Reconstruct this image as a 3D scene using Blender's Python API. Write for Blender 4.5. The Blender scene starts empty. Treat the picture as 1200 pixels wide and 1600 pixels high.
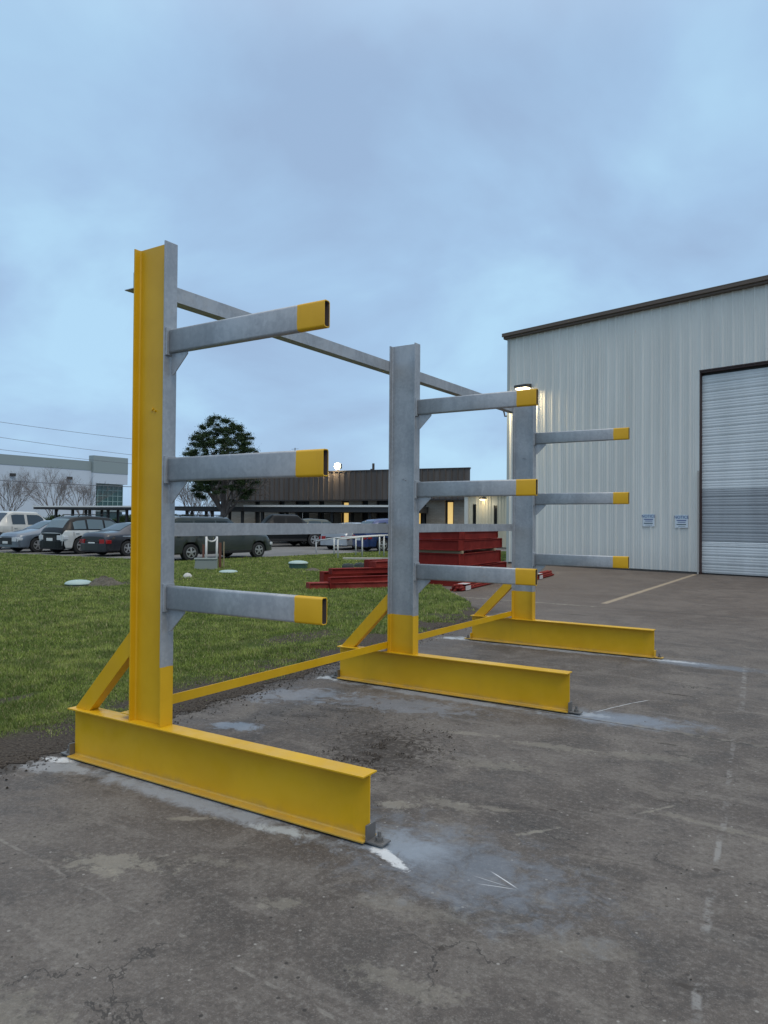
import bpy, bmesh, math, random
import numpy as np
from mathutils import Vector, Matrix
random.seed(7); rng = np.random.default_rng(7)
sc = bpy.context.scene
R = math.radians
# ------------------------------------------------------------------ camera
F_PX, PITCH, ROLL, YAW, EYE = 1157.87, 0.0129, 0.0077, 0.5719, 1.5
fwd = Vector((-math.sin(YAW)*math.cos(PITCH), math.cos(YAW)*math.cos(PITCH), math.sin(PITCH)))
rt = Vector((math.cos(YAW), math.sin(YAW), 0)); up = rt.cross(fwd)
cr = rt*math.cos(ROLL) + up*math.sin(ROLL); cu = up*math.cos(ROLL) - rt*math.sin(ROLL)
cam_d = bpy.data.cameras.new('camera'); cam = bpy.data.objects.new('camera', cam_d); sc.collection.objects.link(cam)
m = Matrix.Identity(4)
for i in range(3): m[i][0] = cr[i]; m[i][1] = cu[i]; m[i][2] = -fwd[i]
m[2][3] = EYE
cam.matrix_world = m
cam_d.sensor_fit = 'VERTICAL'; cam_d.sensor_height = 24; cam_d.lens = 24*F_PX/1600; cam_d.clip_end = 3000; cam_d.clip_start = .05
sc.camera = cam
# ------------------------------------------------------------------ sky, sun, exposure
SUN_EL, SUN_AZ = 56, -22          # azimuth measured from +X towards +Y
w = bpy.data.worlds.new('World'); sc.world = w; w.use_nodes = True
wt = w.node_tree; wt.nodes.clear()
def N(t, kind, **kw):
    n = t.nodes.new(kind)
    for k, v in kw.items():
        if k in n.inputs.keys() if isinstance(k, str) else False: n.inputs[k].default_value = v
        else: setattr(n, k, v)
    return n
def L(t, a, b): t.links.new(a, b)
out = N(wt, 'ShaderNodeOutputWorld'); bg = N(wt, 'ShaderNodeBackground')
sky = N(wt, 'ShaderNodeTexSky', sky_type='NISHITA', sun_disc=False, sun_elevation=R(SUN_EL), sun_rotation=R(90-SUN_AZ))
tc = N(wt, 'ShaderNodeTexCoord'); sep = N(wt, 'ShaderNodeSeparateXYZ'); L(wt, tc.outputs['Generated'], sep.inputs[0])
zc = N(wt, 'ShaderNodeMath', operation='ADD'); zc.inputs[1].default_value = .42; L(wt, sep.outputs['Z'], zc.inputs[0])
zm = N(wt, 'ShaderNodeMath', operation='MAXIMUM'); zm.inputs[1].default_value = .2; L(wt, zc.outputs[0], zm.inputs[0])
dx = N(wt, 'ShaderNodeMath', operation='DIVIDE'); dy = N(wt, 'ShaderNodeMath', operation='DIVIDE')
L(wt, sep.outputs['X'], dx.inputs[0]); L(wt, zm.outputs[0], dx.inputs[1]); L(wt, sep.outputs['Y'], dy.inputs[0]); L(wt, zm.outputs[0], dy.inputs[1])
cb = N(wt, 'ShaderNodeCombineXYZ'); L(wt, dx.outputs[0], cb.inputs[0]); L(wt, dy.outputs[0], cb.inputs[1])
n1 = N(wt, 'ShaderNodeTexNoise'); n1.inputs['Scale'].default_value = 1.9; n1.inputs['Detail'].default_value = 6; n1.inputs['Roughness'].default_value = .50; n1.inputs['Distortion'].default_value = .3
L(wt, cb.outputs[0], n1.inputs['Vector'])
rp = N(wt, 'ShaderNodeValToRGB'); L(wt, n1.outputs['Fac'], rp.inputs[0])
e = rp.color_ramp.elements
e[0].position = .38; e[0].color = (.322, .458, .66, 1); e[1].position = .64; e[1].color = (.43, .667, .87, 1)
x = rp.color_ramp.elements.new(.50); x.color = (.362, .54, .762, 1)
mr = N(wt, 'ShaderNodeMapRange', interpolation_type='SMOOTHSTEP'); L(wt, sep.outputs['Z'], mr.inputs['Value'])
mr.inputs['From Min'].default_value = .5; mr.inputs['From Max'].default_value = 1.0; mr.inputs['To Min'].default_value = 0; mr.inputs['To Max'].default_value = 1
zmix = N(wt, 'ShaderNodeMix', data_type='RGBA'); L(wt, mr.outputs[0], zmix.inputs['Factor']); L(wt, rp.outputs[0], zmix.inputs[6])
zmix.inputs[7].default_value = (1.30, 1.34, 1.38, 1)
mixs = N(wt, 'ShaderNodeMix', data_type='RGBA'); mixs.inputs['Factor'].default_value = .0
sk = N(wt, 'ShaderNodeVectorMath', operation='SCALE'); sk.inputs['Scale'].default_value = .012; L(wt, sky.outputs[0], sk.inputs[0])
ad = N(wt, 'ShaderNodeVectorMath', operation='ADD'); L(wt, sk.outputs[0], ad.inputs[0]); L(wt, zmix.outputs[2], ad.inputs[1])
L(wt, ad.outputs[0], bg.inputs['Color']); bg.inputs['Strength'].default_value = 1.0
L(wt, bg.outputs[0], out.inputs[0])
sd = bpy.data.lights.new('sun', 'SUN'); sd.energy = .9; sd.angle = R(25); sd.color = (1, .86, .68)
so = bpy.data.objects.new('sun', sd); sc.collection.objects.link(so)
sdir = Vector((math.cos(R(SUN_EL))*math.cos(R(SUN_AZ)), math.cos(R(SUN_EL))*math.sin(R(SUN_AZ)), math.sin(R(SUN_EL))))
so.rotation_euler = sdir.to_track_quat('Z', 'Y').to_euler()
sc.view_settings.view_transform = 'Standard'; sc.view_settings.look = 'None'; sc.view_settings.exposure = 0; sc.view_settings.gamma = 1
sc.render.engine = 'CYCLES'; sc.render.resolution_x = 768; sc.render.resolution_y = 1024
# ------------------------------------------------------------------ photo measurements -> places on the ground
def ray(px, py):
    a = (px-600)/F_PX; b = (py-800)/F_PX
    xr = a*math.cos(ROLL) + b*math.sin(ROLL); yr = -a*math.sin(ROLL) + b*math.cos(ROLL)
    return rt*xr - up*yr + fwd
def gp(px, py, z=0):
    d = ray(px, py); t = (z-EYE)/d.z; return Vector((d.x*t, d.y*t, z))
def at(px, py, depth):
    d = ray(px, py)*depth; return Vector((d.x, d.y, d.z+EYE))
# ------------------------------------------------------------------ materials
def mat(name, col=(.5,.5,.5), rough=.6, metal=0, spec=None, emit=None, estr=0):
    m = bpy.data.materials.new(name); m.use_nodes = True
    b = m.node_tree.nodes['Principled BSDF']
    b.inputs['Base Color'].default_value = (*col, 1); b.inputs['Roughness'].default_value = rough; b.inputs['Metallic'].default_value = metal
    if spec is not None: b.inputs['Specular IOR Level'].default_value = spec
    if emit: b.inputs['Emission Color'].default_value = (*emit, 1); b.inputs['Emission Strength'].default_value = estr
    return m
def pbsdf(m): return m.node_tree.nodes['Principled BSDF']
def noise(t, vec, scale, detail=4, rough=.55, dist=0):
    n = t.nodes.new('ShaderNodeTexNoise'); n.inputs['Scale'].default_value = scale; n.inputs['Detail'].default_value = detail
    n.inputs['Roughness'].default_value = rough; n.inputs['Distortion'].default_value = dist
    if vec is not None: t.links.new(vec, n.inputs['Vector'])
    return n.outputs['Fac']
def mrange(t, v, a, b, c=0., d=1., smooth=True):
    n = t.nodes.new('ShaderNodeMapRange'); n.interpolation_type = 'SMOOTHSTEP' if smooth else 'LINEAR'
    t.links.new(v, n.inputs['Value'])
    for k, x in zip(('From Min','From Max','To Min','To Max'), (a,b,c,d)): n.inputs[k].default_value = x
    return n.outputs[0]
def math_(t, op, a, b=None):
    n = t.nodes.new('ShaderNodeMath'); n.operation = op
    for i, v in enumerate((a, b)):
        if v is None: continue
        if isinstance(v, (int, float)): n.inputs[i].default_value = v
        else: t.links.new(v, n.inputs[i])
    return n.outputs[0]
def mixc(t, f, a, b):
    n = t.nodes.new('ShaderNodeMix'); n.data_type = 'RGBA'
    for s, v in ((n.inputs['Factor'], f), (n.inputs[6], a), (n.inputs[7], b)):
        if isinstance(v, (int, float)): s.default_value = v
        elif isinstance(v, tuple): s.default_value = (*v, 1) if len(v) == 3 else v
        else: t.links.new(v, s)
    return n.outputs[2]
def bump(t, b, h, strength, dist=.01):
    n = t.nodes.new('ShaderNodeBump'); n.inputs['Strength'].default_value = strength; n.inputs['Distance'].default_value = dist
    t.links.new(h, n.inputs['Height']); t.links.new(n.outputs[0], b.inputs['Normal'])
def pos(t): return t.nodes.new('ShaderNodeNewGeometry').outputs['Position']
def objc(t): return t.nodes.new('ShaderNodeTexCoord').outputs['Object']
def vscale(t, v, s):
    n = t.nodes.new('ShaderNodeVectorMath'); n.operation = 'MULTIPLY'; t.links.new(v, n.inputs[0]); n.inputs[1].default_value = s; return n.outputs[0]
def sepx(t, v):
    n = t.nodes.new('ShaderNodeSeparateXYZ'); t.links.new(v, n.inputs[0]); return n.outputs

GALV_A, GALV_B = (.31, .330, .352), (.43, .448, .465)
YEL_A, YEL_B = (.63, .355, .003), (.69, .40, .007)
def galv_nodes(t):
    p = pos(t)
    v = t.nodes.new('ShaderNodeTexVoronoi'); v.inputs['Scale'].default_value = 55; t.links.new(p, v.inputs['Vector'])
    f = math_(t, 'ADD', math_(t, 'MULTIPLY', noise(t, p, 3.2, 5, .6, .6), .62), math_(t, 'MULTIPLY', sepx(t, v.outputs['Color'])[0], .10))
    f = math_(t, 'ADD', f, math_(t, 'MULTIPLY', noise(t, vscale(t, p, (1, 1, .18)), 20, 3, .6), .28))
    c = mixc(t, mrange(t, f, .34, .66), GALV_A, GALV_B)
    # pale runs and rubbed marks of the zinc
    return mixc(t, mrange(t, noise(t, vscale(t, p, (1, 1, .4)), 9, 5, .7, .8), .60, .72, 0, .32), c, (.60, .62, .64))
def yel_nodes(t):
    p = pos(t)
    f = noise(t, p, 2.4, 4, .6)
    c = mixc(t, mrange(t, f, .35, .65), YEL_A, YEL_B)
    c = mixc(t, mrange(t, noise(t, vscale(t, p, (1, 1, .15)), 14, 5, .7), .56, .70, 0, .13), c, (.40, .24, .012))
    c = mixc(t, mrange(t, noise(t, p, 60, 5, .75), .68, .72, 0, .55), c, (.20, .15, .07))
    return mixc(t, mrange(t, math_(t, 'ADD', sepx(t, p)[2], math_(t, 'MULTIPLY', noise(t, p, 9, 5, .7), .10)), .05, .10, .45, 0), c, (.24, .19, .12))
def make_galv():
    m = mat('galvanised steel', rough=.5, metal=.35); t = m.node_tree; b = pbsdf(m)
    L(t, galv_nodes(t), b.inputs['Base Color']); L(t, mrange(t, noise(t, pos(t), 14), .3, .7, .38, .6), b.inputs['Roughness'])
    bump(t, b, noise(t, pos(t), 160, 3), .10, .002); return m
def make_yel():
    m = mat('safety yellow paint', rough=.42); t = m.node_tree; b = pbsdf(m)
    L(t, yel_nodes(t), b.inputs['Base Color']); L(t, mrange(t, noise(t, pos(t), 9), .3, .7, .34, .55), b.inputs['Roughness'])
    bump(t, b, noise(t, pos(t), 70, 3), .12, .003); return m
def make_dipped(name, axis, edge, above_is_yellow, space='object'):
    """galvanised steel painted yellow on one side of a hand-masked line"""
    m = mat(name, rough=.46); t = m.node_tree; b = pbsdf(m)
    v = objc(t) if space == 'object' else pos(t)
    s = sepx(t, v)[axis]
    s = math_(t, 'ADD', s, math_(t, 'MULTIPLY', math_(t, 'SUBTRACT', noise(t, pos(t), 18, 2), .5), .012))
    f = mrange(t, s, edge-.0015, edge+.0015, 0, 1) if above_is_yellow else mrange(t, s, edge-.0015, edge+.0015, 1, 0)
    L(t, mixc(t, f, galv_nodes(t), yel_nodes(t)), b.inputs['Base Color'])
    L(t, math_(t, 'MULTIPLY', math_(t, 'SUBTRACT', 1., f), .35), b.inputs['Metallic'])
    bump(t, b, noise(t, pos(t), 120, 3), .10, .002); return m
GALV = make_galv(); YEL = make_yel()
GALV_COL = make_dipped('galvanised column with yellow foot', 2, .655, False, 'world')
ARM = make_dipped('galvanised arm with yellow tip', 0, .962, True)
STEEL = mat('bare steel', (.20, .19, .18), .5, .6)
DARKIN = mat('dark unpainted inside', (.05, .035, .03), .8)
# ------------------------------------------------------------------ mesh helpers
col = sc.collection
def link_mesh(name, bm, m, parent=None, smooth=False, loc=(0,0,0), rot=None, bevel=0, mats=None):
    me = bpy.data.meshes.new(name); bm.normal_update(); bm.to_mesh(me); bm.free()
    for mm in (mats or [m]): me.materials.append(mm)
    if smooth:
        for p in me.polygons: p.use_smooth = True
    o = bpy.data.objects.new(name, me); col.objects.link(o); o.location = loc
    if rot: o.rotation_euler = rot
    if parent: o.parent = parent
    if bevel:
        b = o.modifiers.new('bevel', 'BEVEL'); b.width = bevel; b.segments = 2; b.limit_method = 'ANGLE'; b.angle_limit = R(40)
    return o
def tag(o, label=None, cat=None, group=None, kind=None):
    if label: o['label'] = label
    if cat: o['category'] = cat
    if group: o['group'] = group
    if kind: o['kind'] = kind
    return o
def empty(name, loc, rz=0):
    o = bpy.data.objects.new(name, None); col.objects.link(o); o.location = loc; o.rotation_euler = (0, 0, rz); o.empty_display_size = .2; return o
def copy_tree(o, parent=None):
    c = o.copy(); col.objects.link(c)
    if parent: c.parent = parent
    for ch in list(o.children): copy_tree(ch, c)
    return c
def box(bm, a, b, mi=0, M=None):
    vs = [Vector((x, y, z)) for x in (a[0], b[0]) for y in (a[1], b[1]) for z in (a[2], b[2])]
    if M is not None: vs = [M @ v for v in vs]
    v = [bm.verts.new(p) for p in vs]
    for f in ((0,1,3,2),(4,6,7,5),(0,4,5,1),(2,3,7,6),(0,2,6,4),(1,5,7,3)):
        fc = bm.faces.new([v[i] for i in f]); fc.material_index = mi
    return v
def boxes(*bs, M=None):
    bm = bmesh.new()
    for a, b in bs: box(bm, a, b, 0, M)
    return bm
def sweep(bm, profile, o, ax, u, v, length, caps=True, mi=0):
    """extrude 2D profile (u,v coordinates) from o along ax"""
    o = Vector(o); ax = Vector(ax).normalized(); u = Vector(u); v = Vector(v)
    r0 = [bm.verts.new(o+u*a+v*b) for a, b in profile]; r1 = [bm.verts.new(o+u*a+v*b+ax*length) for a, b in profile]
    n = len(profile)
    for i in range(n): bm.faces.new((r0[i], r0[(i+1)%n], r1[(i+1)%n], r1[i])).material_index = mi
    if caps: bm.faces.new(r0[::-1]).material_index = mi; bm.faces.new(r1).material_index = mi
    return r0, r1
def ibeam(d, b, tf, tw, r=.010):
    """I profile: depth d along first axis (0..d), width b along second (0..b)"""
    c = b/2; h = tw/2; P = [(0,0),(tf,0)]
    def arc(cx, cy, a0, a1): return [(cx+r*math.cos(R(a)), cy+r*math.sin(R(a))) for a in np.linspace(a0, a1, 4)]
    P += arc(tf+r, c-h-r, 180, 90) + arc(d-tf-r, c-h-r, 90, 0) + [(d-tf,0),(d,0),(d,b),(d-tf,b)]
    P += arc(d-tf-r, c+h+r, 0, -90) + arc(tf+r, c+h+r, -90, -180) + [(tf,b),(0,b)]
    return P
def tube(bm, pts, r, n=8, mi=0, caps=True):
    pts = [Vector(p) for p in pts]; rings = []
    rr = r if isinstance(r, (list, tuple)) else [r]*len(pts)
    for i, p in enumerate(pts):
        d = (pts[min(i+1, len(pts)-1)] - pts[max(i-1, 0)]).normalized()
        a = d.cross(Vector((0,0,1)) if abs(d.z) < .9 else Vector((1,0,0))).normalized(); b = d.cross(a)
        rings.append([bm.verts.new(p + (a*math.cos(2*math.pi*k/n) + b*math.sin(2*math.pi*k/n))*rr[i]) for k in range(n)])
    for i in range(len(rings)-1):
        for k in range(n):
            bm.faces.new((rings[i][k], rings[i][(k+1)%n], rings[i+1][(k+1)%n], rings[i+1][k])).material_index = mi
    if caps:
        bm.faces.new(rings[0][::-1]).material_index = mi; bm.faces.new(rings[-1]).material_index = mi
def cyl(bm, c, r, h, n=16, r2=None, mi=0):
    c = Vector(c); tube(bm, [c, c+Vector((0,0,h))], [r, r if r2 is None else r2], n, mi)
# ------------------------------------------------------------------ ground
def poly_sheet(name, pts, z, m, label=None, cat=None):
    bm = bmesh.new(); bm.faces.new([bm.verts.new((p[0], p[1], z)) for p in pts])
    o = link_mesh(name, bm, m); tag(o, label, cat, kind='structure'); return o
def asphalt():
    m = mat('asphalt', rough=.85); t = m.node_tree; b = pbsdf(m); p = pos(t)
    c = mixc(t, mrange(t, noise(t, p, .35, 6, .65), .3, .7), (.10, .098, .095), (.19, .185, .175))
    L(t, c, b.inputs['Base Color']); bump(t, b, noise(t, p, 30, 4), .3, .01); return m
ASPH = asphalt()
poly_sheet('ground', [(-900,-300),(900,-300),(900,1500),(-900,1500)], -.012, ASPH, 'dark asphalt yard and roadway reaching to the far buildings', 'ground')
LAWN = [(-4.42,-6),(-4.40,2.8),(-4.44,4.1),(-4.56,5.0),(-4.70,6.3),(-4.80,7.5),(-5.0,9.5),(-5.2,10.9),(-6.2,12.6),(-7.0,13.6),(-8.2,15.2),(-9.2,18),(-10.2,22),(-11.5,26),(-14,36),
        (-20.4,35),(-20.2,31),(-20.25,27),(-20.4,24.5),(-20.6,22),(-20.9,19.2),(-21.6,18.5),(-23.6,18.35),(-31.6,18.0),(-60,17.5),(-60,-6)]
def ragged(P, i0, i1, amp=.10):
    out_ = []
    for i, (a, b) in enumerate(zip(P, P[1:]+P[:1])):
        out_.append(a)
        if i0 <= i < i1:
            n = max(2, int(math.hypot(b[0]-a[0], b[1]-a[1])/.05))
            for k in range(1, n): out_.append((a[0]+(b[0]-a[0])*k/n+random.gauss(0,.018)+amp*.6*math.sin(k*.37+i)+amp*.4*math.sin(k*.11), a[1]+(b[1]-a[1])*k/n))
    return out_
LAWN0 = LAWN
LAWN = ragged(LAWN, 0, 9)
# concrete pad material with its stains, joints, drill dust and soil
def concrete():
    m = mat('weathered concrete', rough=.8, spec=.3); t = m.node_tree; b = pbsdf(m); p = pos(t)
    n_big = noise(t, p, .55, 6, .6, .5); n_mid = noise(t, p, 2.6, 6, .65, .6); n_fin = noise(t, p, 38, 5, .75); n_vf = noise(t, p, 150, 3, .7)
    strk = noise(t, vscale(t, p, (.45, 3.2, 1)), 2.2, 6, .65, .4)
    c = mixc(t, mrange(t, n_big, .32, .68), (.082, .068, .059), (.140, .121, .106))
    c = mixc(t, mrange(t, n_mid, .50, .62, 0, .5), c, (.185, .166, .145))
    c = mixc(t, mrange(t, n_mid, .38, .50, .6, 0), c, (.062, .053, .047))
    c = mixc(t, mrange(t, strk, .55, .66, 0, .22), c, (.27, .245, .215))
    c = mixc(t, mrange(t, n_fin, .50, .66, 0, .38), c, (.25, .232, .208))
    c = mixc(t, mrange(t, n_fin, .34, .50, .42, 0), c, (.055, .050, .045))
    c = mixc(t, mrange(t, n_vf, .56, .68, 0, .32), c, (.34, .32, .29)); c = mixc(t, mrange(t, n_vf, .34, .45, .32, 0), c, (.05, .045, .04))
    # hairline crazing
    vo = t.nodes.new('ShaderNodeTexVoronoi'); vo.feature = 'DISTANCE_TO_EDGE'; vo.inputs['Scale'].default_value = .9
    wv = t.nodes.new('ShaderNodeVectorMath'); wv.operation = 'ADD'; L(t, p, wv.inputs[0]); cw = t.nodes.new('ShaderNodeCombineXYZ'); L(t, math_(t, 'MULTIPLY', noise(t, p, 2.2, 6, .65), .9), cw.inputs[0]); L(t, math_(t, 'MULTIPLY', noise(t, vscale(t, p, (1,1,1)), 1.7, 6, .65, .7), .9), cw.inputs[1]); L(t, cw.outputs[0], wv.inputs[1]); L(t, wv.outputs[0], vo.inputs['Vector'])
    c = mixc(t, math_(t, 'MULTIPLY', mrange(t, vo.outputs['Distance'], .003, .007, .75, 0), mrange(t, noise(t, p, 1.1, 3), .50, .60)), c, (.045, .04, .036))
    # pits and small pale chips
    v2 = t.nodes.new('ShaderNodeTexVoronoi'); v2.inputs['Scale'].default_value = 26; L(t, p, v2.inputs['Vector']); sc2 = sepx(t, v2.outputs['Color'])
    c = mixc(t, math_(t, 'MULTIPLY', mrange(t, v2.outputs['Distance'], .10, .20, 1, 0), mrange(t, sc2[0], .90, .94, 0, .7)), c, (.36, .34, .31))
    c = mixc(t, math_(t, 'MULTIPLY', mrange(t, v2.outputs['Distance'], .12, .24, 1, 0), mrange(t, sc2[1], .90, .94, 0, .8)), c, (.03, .027, .024))
    # darker, browner panel towards the warehouse
    far = mrange(t, sepx(t, p)[1], 7, 15); c = mixc(t, math_(t, 'MULTIPLY', far, .30), c, (.125, .088, .066))
    def local(cx, cy, rot, rx, ry):
        s = t.nodes.new('ShaderNodeVectorMath'); s.operation = 'SUBTRACT'; L(t, p, s.inputs[0]); s.inputs[1].default_value = (cx, cy, 0)
        r = t.nodes.new('ShaderNodeVectorRotate'); r.rotation_type = 'Z_AXIS'; L(t, s.outputs[0], r.inputs['Vector']); r.inputs['Angle'].default_value = -rot
        return vscale(t, r.outputs[0], (1/rx, 1/ry, 0))
    def blob(px, py, rx, ry, rot, colr, amt, amp=.9, nz=None, soft=(1.0, .45), xy=None):
        nonlocal c
        g = gp(px, py) if xy is None else Vector(xy)
        v = local(g.x, g.y, rot, rx, ry)
        ln = t.nodes.new('ShaderNodeVectorMath'); ln.operation = 'LENGTH'; L(t, v, ln.inputs[0])
        d = math_(t, 'ADD', ln.outputs['Value'], math_(t, 'MULTIPLY', math_(t, 'SUBTRACT', nz or n_nz, .5), amp*2))
        c = mixc(t, mrange(t, d, soft[1], soft[0], amt, 0), c, colr)
    n_nz = mrange(t, noise(t, p, 7, 8, .74, .5), .30, .70, smooth=False); n_hard = mrange(t, noise(t, p, 22, 6, .78, .4), .30, .70, smooth=False)
    n_line = noise(t, p, 3, 5, .6); n_gap = noise(t, p, 12, 5, .7)
    def line(a, bb, wd, colr, amt, gap=None, wob=.02):
        nonlocal c
        a = gp(*a) if len(a) == 2 else Vector(a); bb = gp(*bb) if len(bb) == 2 else Vector(bb); mid = (a+bb)/2; d = bb-a
        s = sepx(t, local(mid.x, mid.y, math.atan2(d.y, d.x), 1, 1))
        y = math_(t, 'ABSOLUTE', math_(t, 'ADD', s[1], math_(t, 'MULTIPLY', math_(t, 'SUBTRACT', n_line, .5), wob*2)))
        f = math_(t, 'MULTIPLY', mrange(t, y, wd*.4, wd, amt, 0), mrange(t, math_(t, 'ABSOLUTE', s[0]), d.length/2-.06, d.length/2, 1, 0))
        if gap: f = math_(t, 'MULTIPLY', f, mrange(t, n_gap, gap[0], gap[1]))
        c = mixc(t, f, c, colr)
    DUST, BLUE, TAN, SOIL = (.62, .63, .63), (.20, .235, .28), (.29, .265, .215), (.055, .045, .037)
    # the worn film of cement and zinc dust round each base
    blob(700, 1345, .75, .38, R(-10), BLUE, .5, .7, soft=(1.2, .1))
    blob(620, 1318, .30, .17, 0, (.27, .31, .355), .7, .5, soft=(1.2, .2))
    blob(0, 0, 1.25, .10, 0, (.33, .36, .40), .75, .5, xy=(-3.05, 2.80, 0), soft=(1.1, .3))
    blob(445, 1297, .22, .07, R(10), (.42, .45, .46), .8, .5)
    g1, g2 = gp(584, 1318), gp(628, 1354); gm = (g1+g2)/2; blob(0, 0, (g2-g1).length*.62, .036, math.atan2(g2.y-g1.y, g2.x-g1.x), DUST, .95, .45, nz=n_hard, xy=gm, soft=(1.1, .6))
    blob(592, 1328, .05, .04, 0, DUST, .7, .6, nz=n_hard)
    blob(92, 1186, .14, .07, R(20), DUST, .95, .5, nz=n_hard)
    blob(60, 1195, .42, .12, R(15), (.33, .34, .35), .7, .6)
    blob(920, 1116, .22, .075, R(8), DUST, .9, .6, nz=n_hard); blob(960, 1122, .75, .26, R(10), BLUE, .8, .4, soft=(1.1, .2))
    blob(1055, 1033, .34, .07, R(0), DUST, .85, .6, nz=n_hard); blob(1090, 1038, .8, .2, R(0), BLUE, .6, .4, soft=(1.1, .2))
    blob(0, 0, 1.2, .10, 0, (.30, .33, .37), .7, .5, xy=(-3.05, 5.64, 0), soft=(1.1, .3)); blob(0, 0, 1.2, .10, 0, (.30, .33, .37), .7, .5, xy=(-3.05, 8.50, 0), soft=(1.1, .3))
    blob(524, 1058, .26, .14, R(20), (.45, .47, .48), .8, .6); blob(725, 997, .4, .15, R(20), (.45, .47, .48), .8, .6)
    blob(370, 1134, .26, .12, R(15), (.26, .31, .37), .7, .6); blob(460, 1085, .6, .28, R(30), (.23, .25, .28), .6, .8)
    blob(620, 1100, .8, .28, R(10), (.22, .24, .27), .5, .8)
    n_mix = math_(t, 'ADD', math_(t, 'MULTIPLY', n_nz, .5), math_(t, 'MULTIPLY', n_hard, .5))
    # tan scuffs and pale patches
    for q in [(622,1256,.16,.09,20,.7),(180,1345,.34,.13,25,.7),(160,1362,.12,.05,0,.6),(300,1278,.20,.035,35,.7),(860,1165,.42,.10,10,.5),(770,1195,.40,.12,20,.45),
              (840,1298,.17,.025,55,.75),(775,1262,.22,.05,10,.5),(1030,1263,.22,.02,60,.6),(700,1255,.3,.09,0,.45),(450,1410,.16,.07,30,.5),(1000,1180,.5,.12,20,.35),(340,1345,.2,.06,10,.35),
              (650,1420,.35,.10,10,.3),(900,1480,.3,.12,30,.25),(640,1540,.28,.10,10,.4),(30,1600,.30,.16,0,.4),(730,1145,.30,.06,15,.5),(1120,1290,.6,.05,-8,.45),(560,1062,.3,.08,20,.4)]:
        blob(q[0], q[1], q[2]*.85, q[3]*.8, R(q[4]), TAN, q[5]*.8, 1.3, nz=n_mix, soft=(1.0, .35))
    # soil trodden onto the slab
    blob(603, 1172, .30, .42, R(10), SOIL, .95, 1.7, nz=n_hard, soft=(.95, .7)); blob(570, 1150, .22, .24, 0, SOIL, .8, 1.8, nz=n_hard, soft=(.8, .55))
    blob(475, 1118, .24, .05, R(30), SOIL, .8, 1.5, nz=n_hard, soft=(.9, .6)); blob(540, 1110, .28, .05, R(20), SOIL, .7, 1.5, nz=n_hard, soft=(.9, .6))
    blob(500, 1055, .9, .07, R(65), SOIL, .8, 1.2, nz=n_hard, soft=(1, .6))
    for q in [(1043,1162,.07,.016),(1033,1250,.07,.010),(1120,1358,.018,.018),(900,960,.28,.05),(1060,1085,.16,.03),(863,1264,.03,.015),(1076,1540,.05,.02),(690,1480,.016,.016),(980,960,.3,.03)]:
        blob(q[0], q[1], q[2], q[3], 0, SOIL, .85, .8, nz=n_hard, soft=(1, .7))
    # soil washed over the slab along the lawn edge
    ex = math_(t, 'ADD', math_(t, 'ADD', sepx(t, p)[0], math_(t, 'MULTIPLY', sepx(t, p)[1], .085)), math_(t, 'MULTIPLY', math_(t, 'SUBTRACT', n_nz, .5), .55))
    nearside = mrange(t, sepx(t, p)[1], 11.5, 12.5, 1, 0)
    c = mixc(t, math_(t, 'MULTIPLY', nearside, mrange(t, ex, -3.98, -4.14, 0, .92)), c, (.060, .050, .041))
    # tan sealed joint, slab joints, cracks, worn paint, scratches
    line((-4.16, 23.7, 0), (-4.05, 13.9, 0), .085, (.36, .29, .205), .85, wob=.02)
    line((-9, 13.35, 0), (6, 12.95, 0), .035, (.05, .045, .04), .75, (.30, .45)); line((-9, 13.42, 0), (-4, 13.3, 0), .08, TAN, .7, (.40, .55), .06)
    line((-3.6, 5.72, 0), (6, 5.40, 0), .014, (.045, .04, .036), .9, (.22, .34), .012); line((-3.6, 5.74, 0), (6, 5.42, 0), .05, TAN, .35, (.45, .6), .02)
    line((-4.5, 2.05, 0), (-.3, 1.75, 0), .011, (.27, .25, .22), .5, (.45, .6), .03)
    line((1146, 1150), (1130, 1300), .020, (.26, .25, .235), .55, (.46, .6)); line((1126, 1300), (1119, 1350), .018, (.26, .25, .235), .8, (.42, .55)); line((1116, 1385), (1100, 1460), .022, (.26, .25, .235), .7, (.44, .58))
    line((1092, 1520), (1085, 1600), .020, (.26, .25, .235), .8, (.40, .55)); line((1165, 1040), (1158, 1110), .03, (.26, .25, .235), .6, (.44, .6))
    line((764, 1358), (812, 1389), .004, (.62, .63, .64), .9, wob=.003); line((740, 1378), (812, 1389), .003, (.55, .56, .57), .8, wob=.004); line((735, 1365), (800, 1386), .003, (.50, .51, .52), .6, wob=.004)
    line((930, 1112), (990, 1097), .006, (.55, .57, .58), .8, wob=.02); line((985, 1098), (1016, 1093), .006, (.60, .61, .61), .9, wob=.01)
    line((690, 1290), (1010, 1352), .006, (.06, .05, .045), .6, (.45, .55), .02)
    L(t, c, b.inputs['Base Color'])
    L(t, mrange(t, n_mid, .3, .7, .62, .88), b.inputs['Roughness'])
    h = math_(t, 'ADD', n_fin, math_(t, 'MULTIPLY', n_vf, .5)); h = math_(t, 'ADD', h, math_(t, 'MULTIPLY', n_nz, 1.4))
    bump(t, b, h, .55, .006); return m
poly_sheet('pavement', [(-4.9,-40),(40,-40),(40,60),(-9.5,60),(-9.5,30),(-12.5,29),(-11.0,22),(-9.9,18),(-8.9,15.2),(-7.8,13.4),(-6.9,12.2),(-6.2,10.9),(-5.6,9.5),(-5.35,6.3),(-5.1,4.1),(-4.9,2.8)], -.004, concrete(), 'grey weathered concrete slab with dust stains and joints under the rack', 'pavement')
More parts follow.
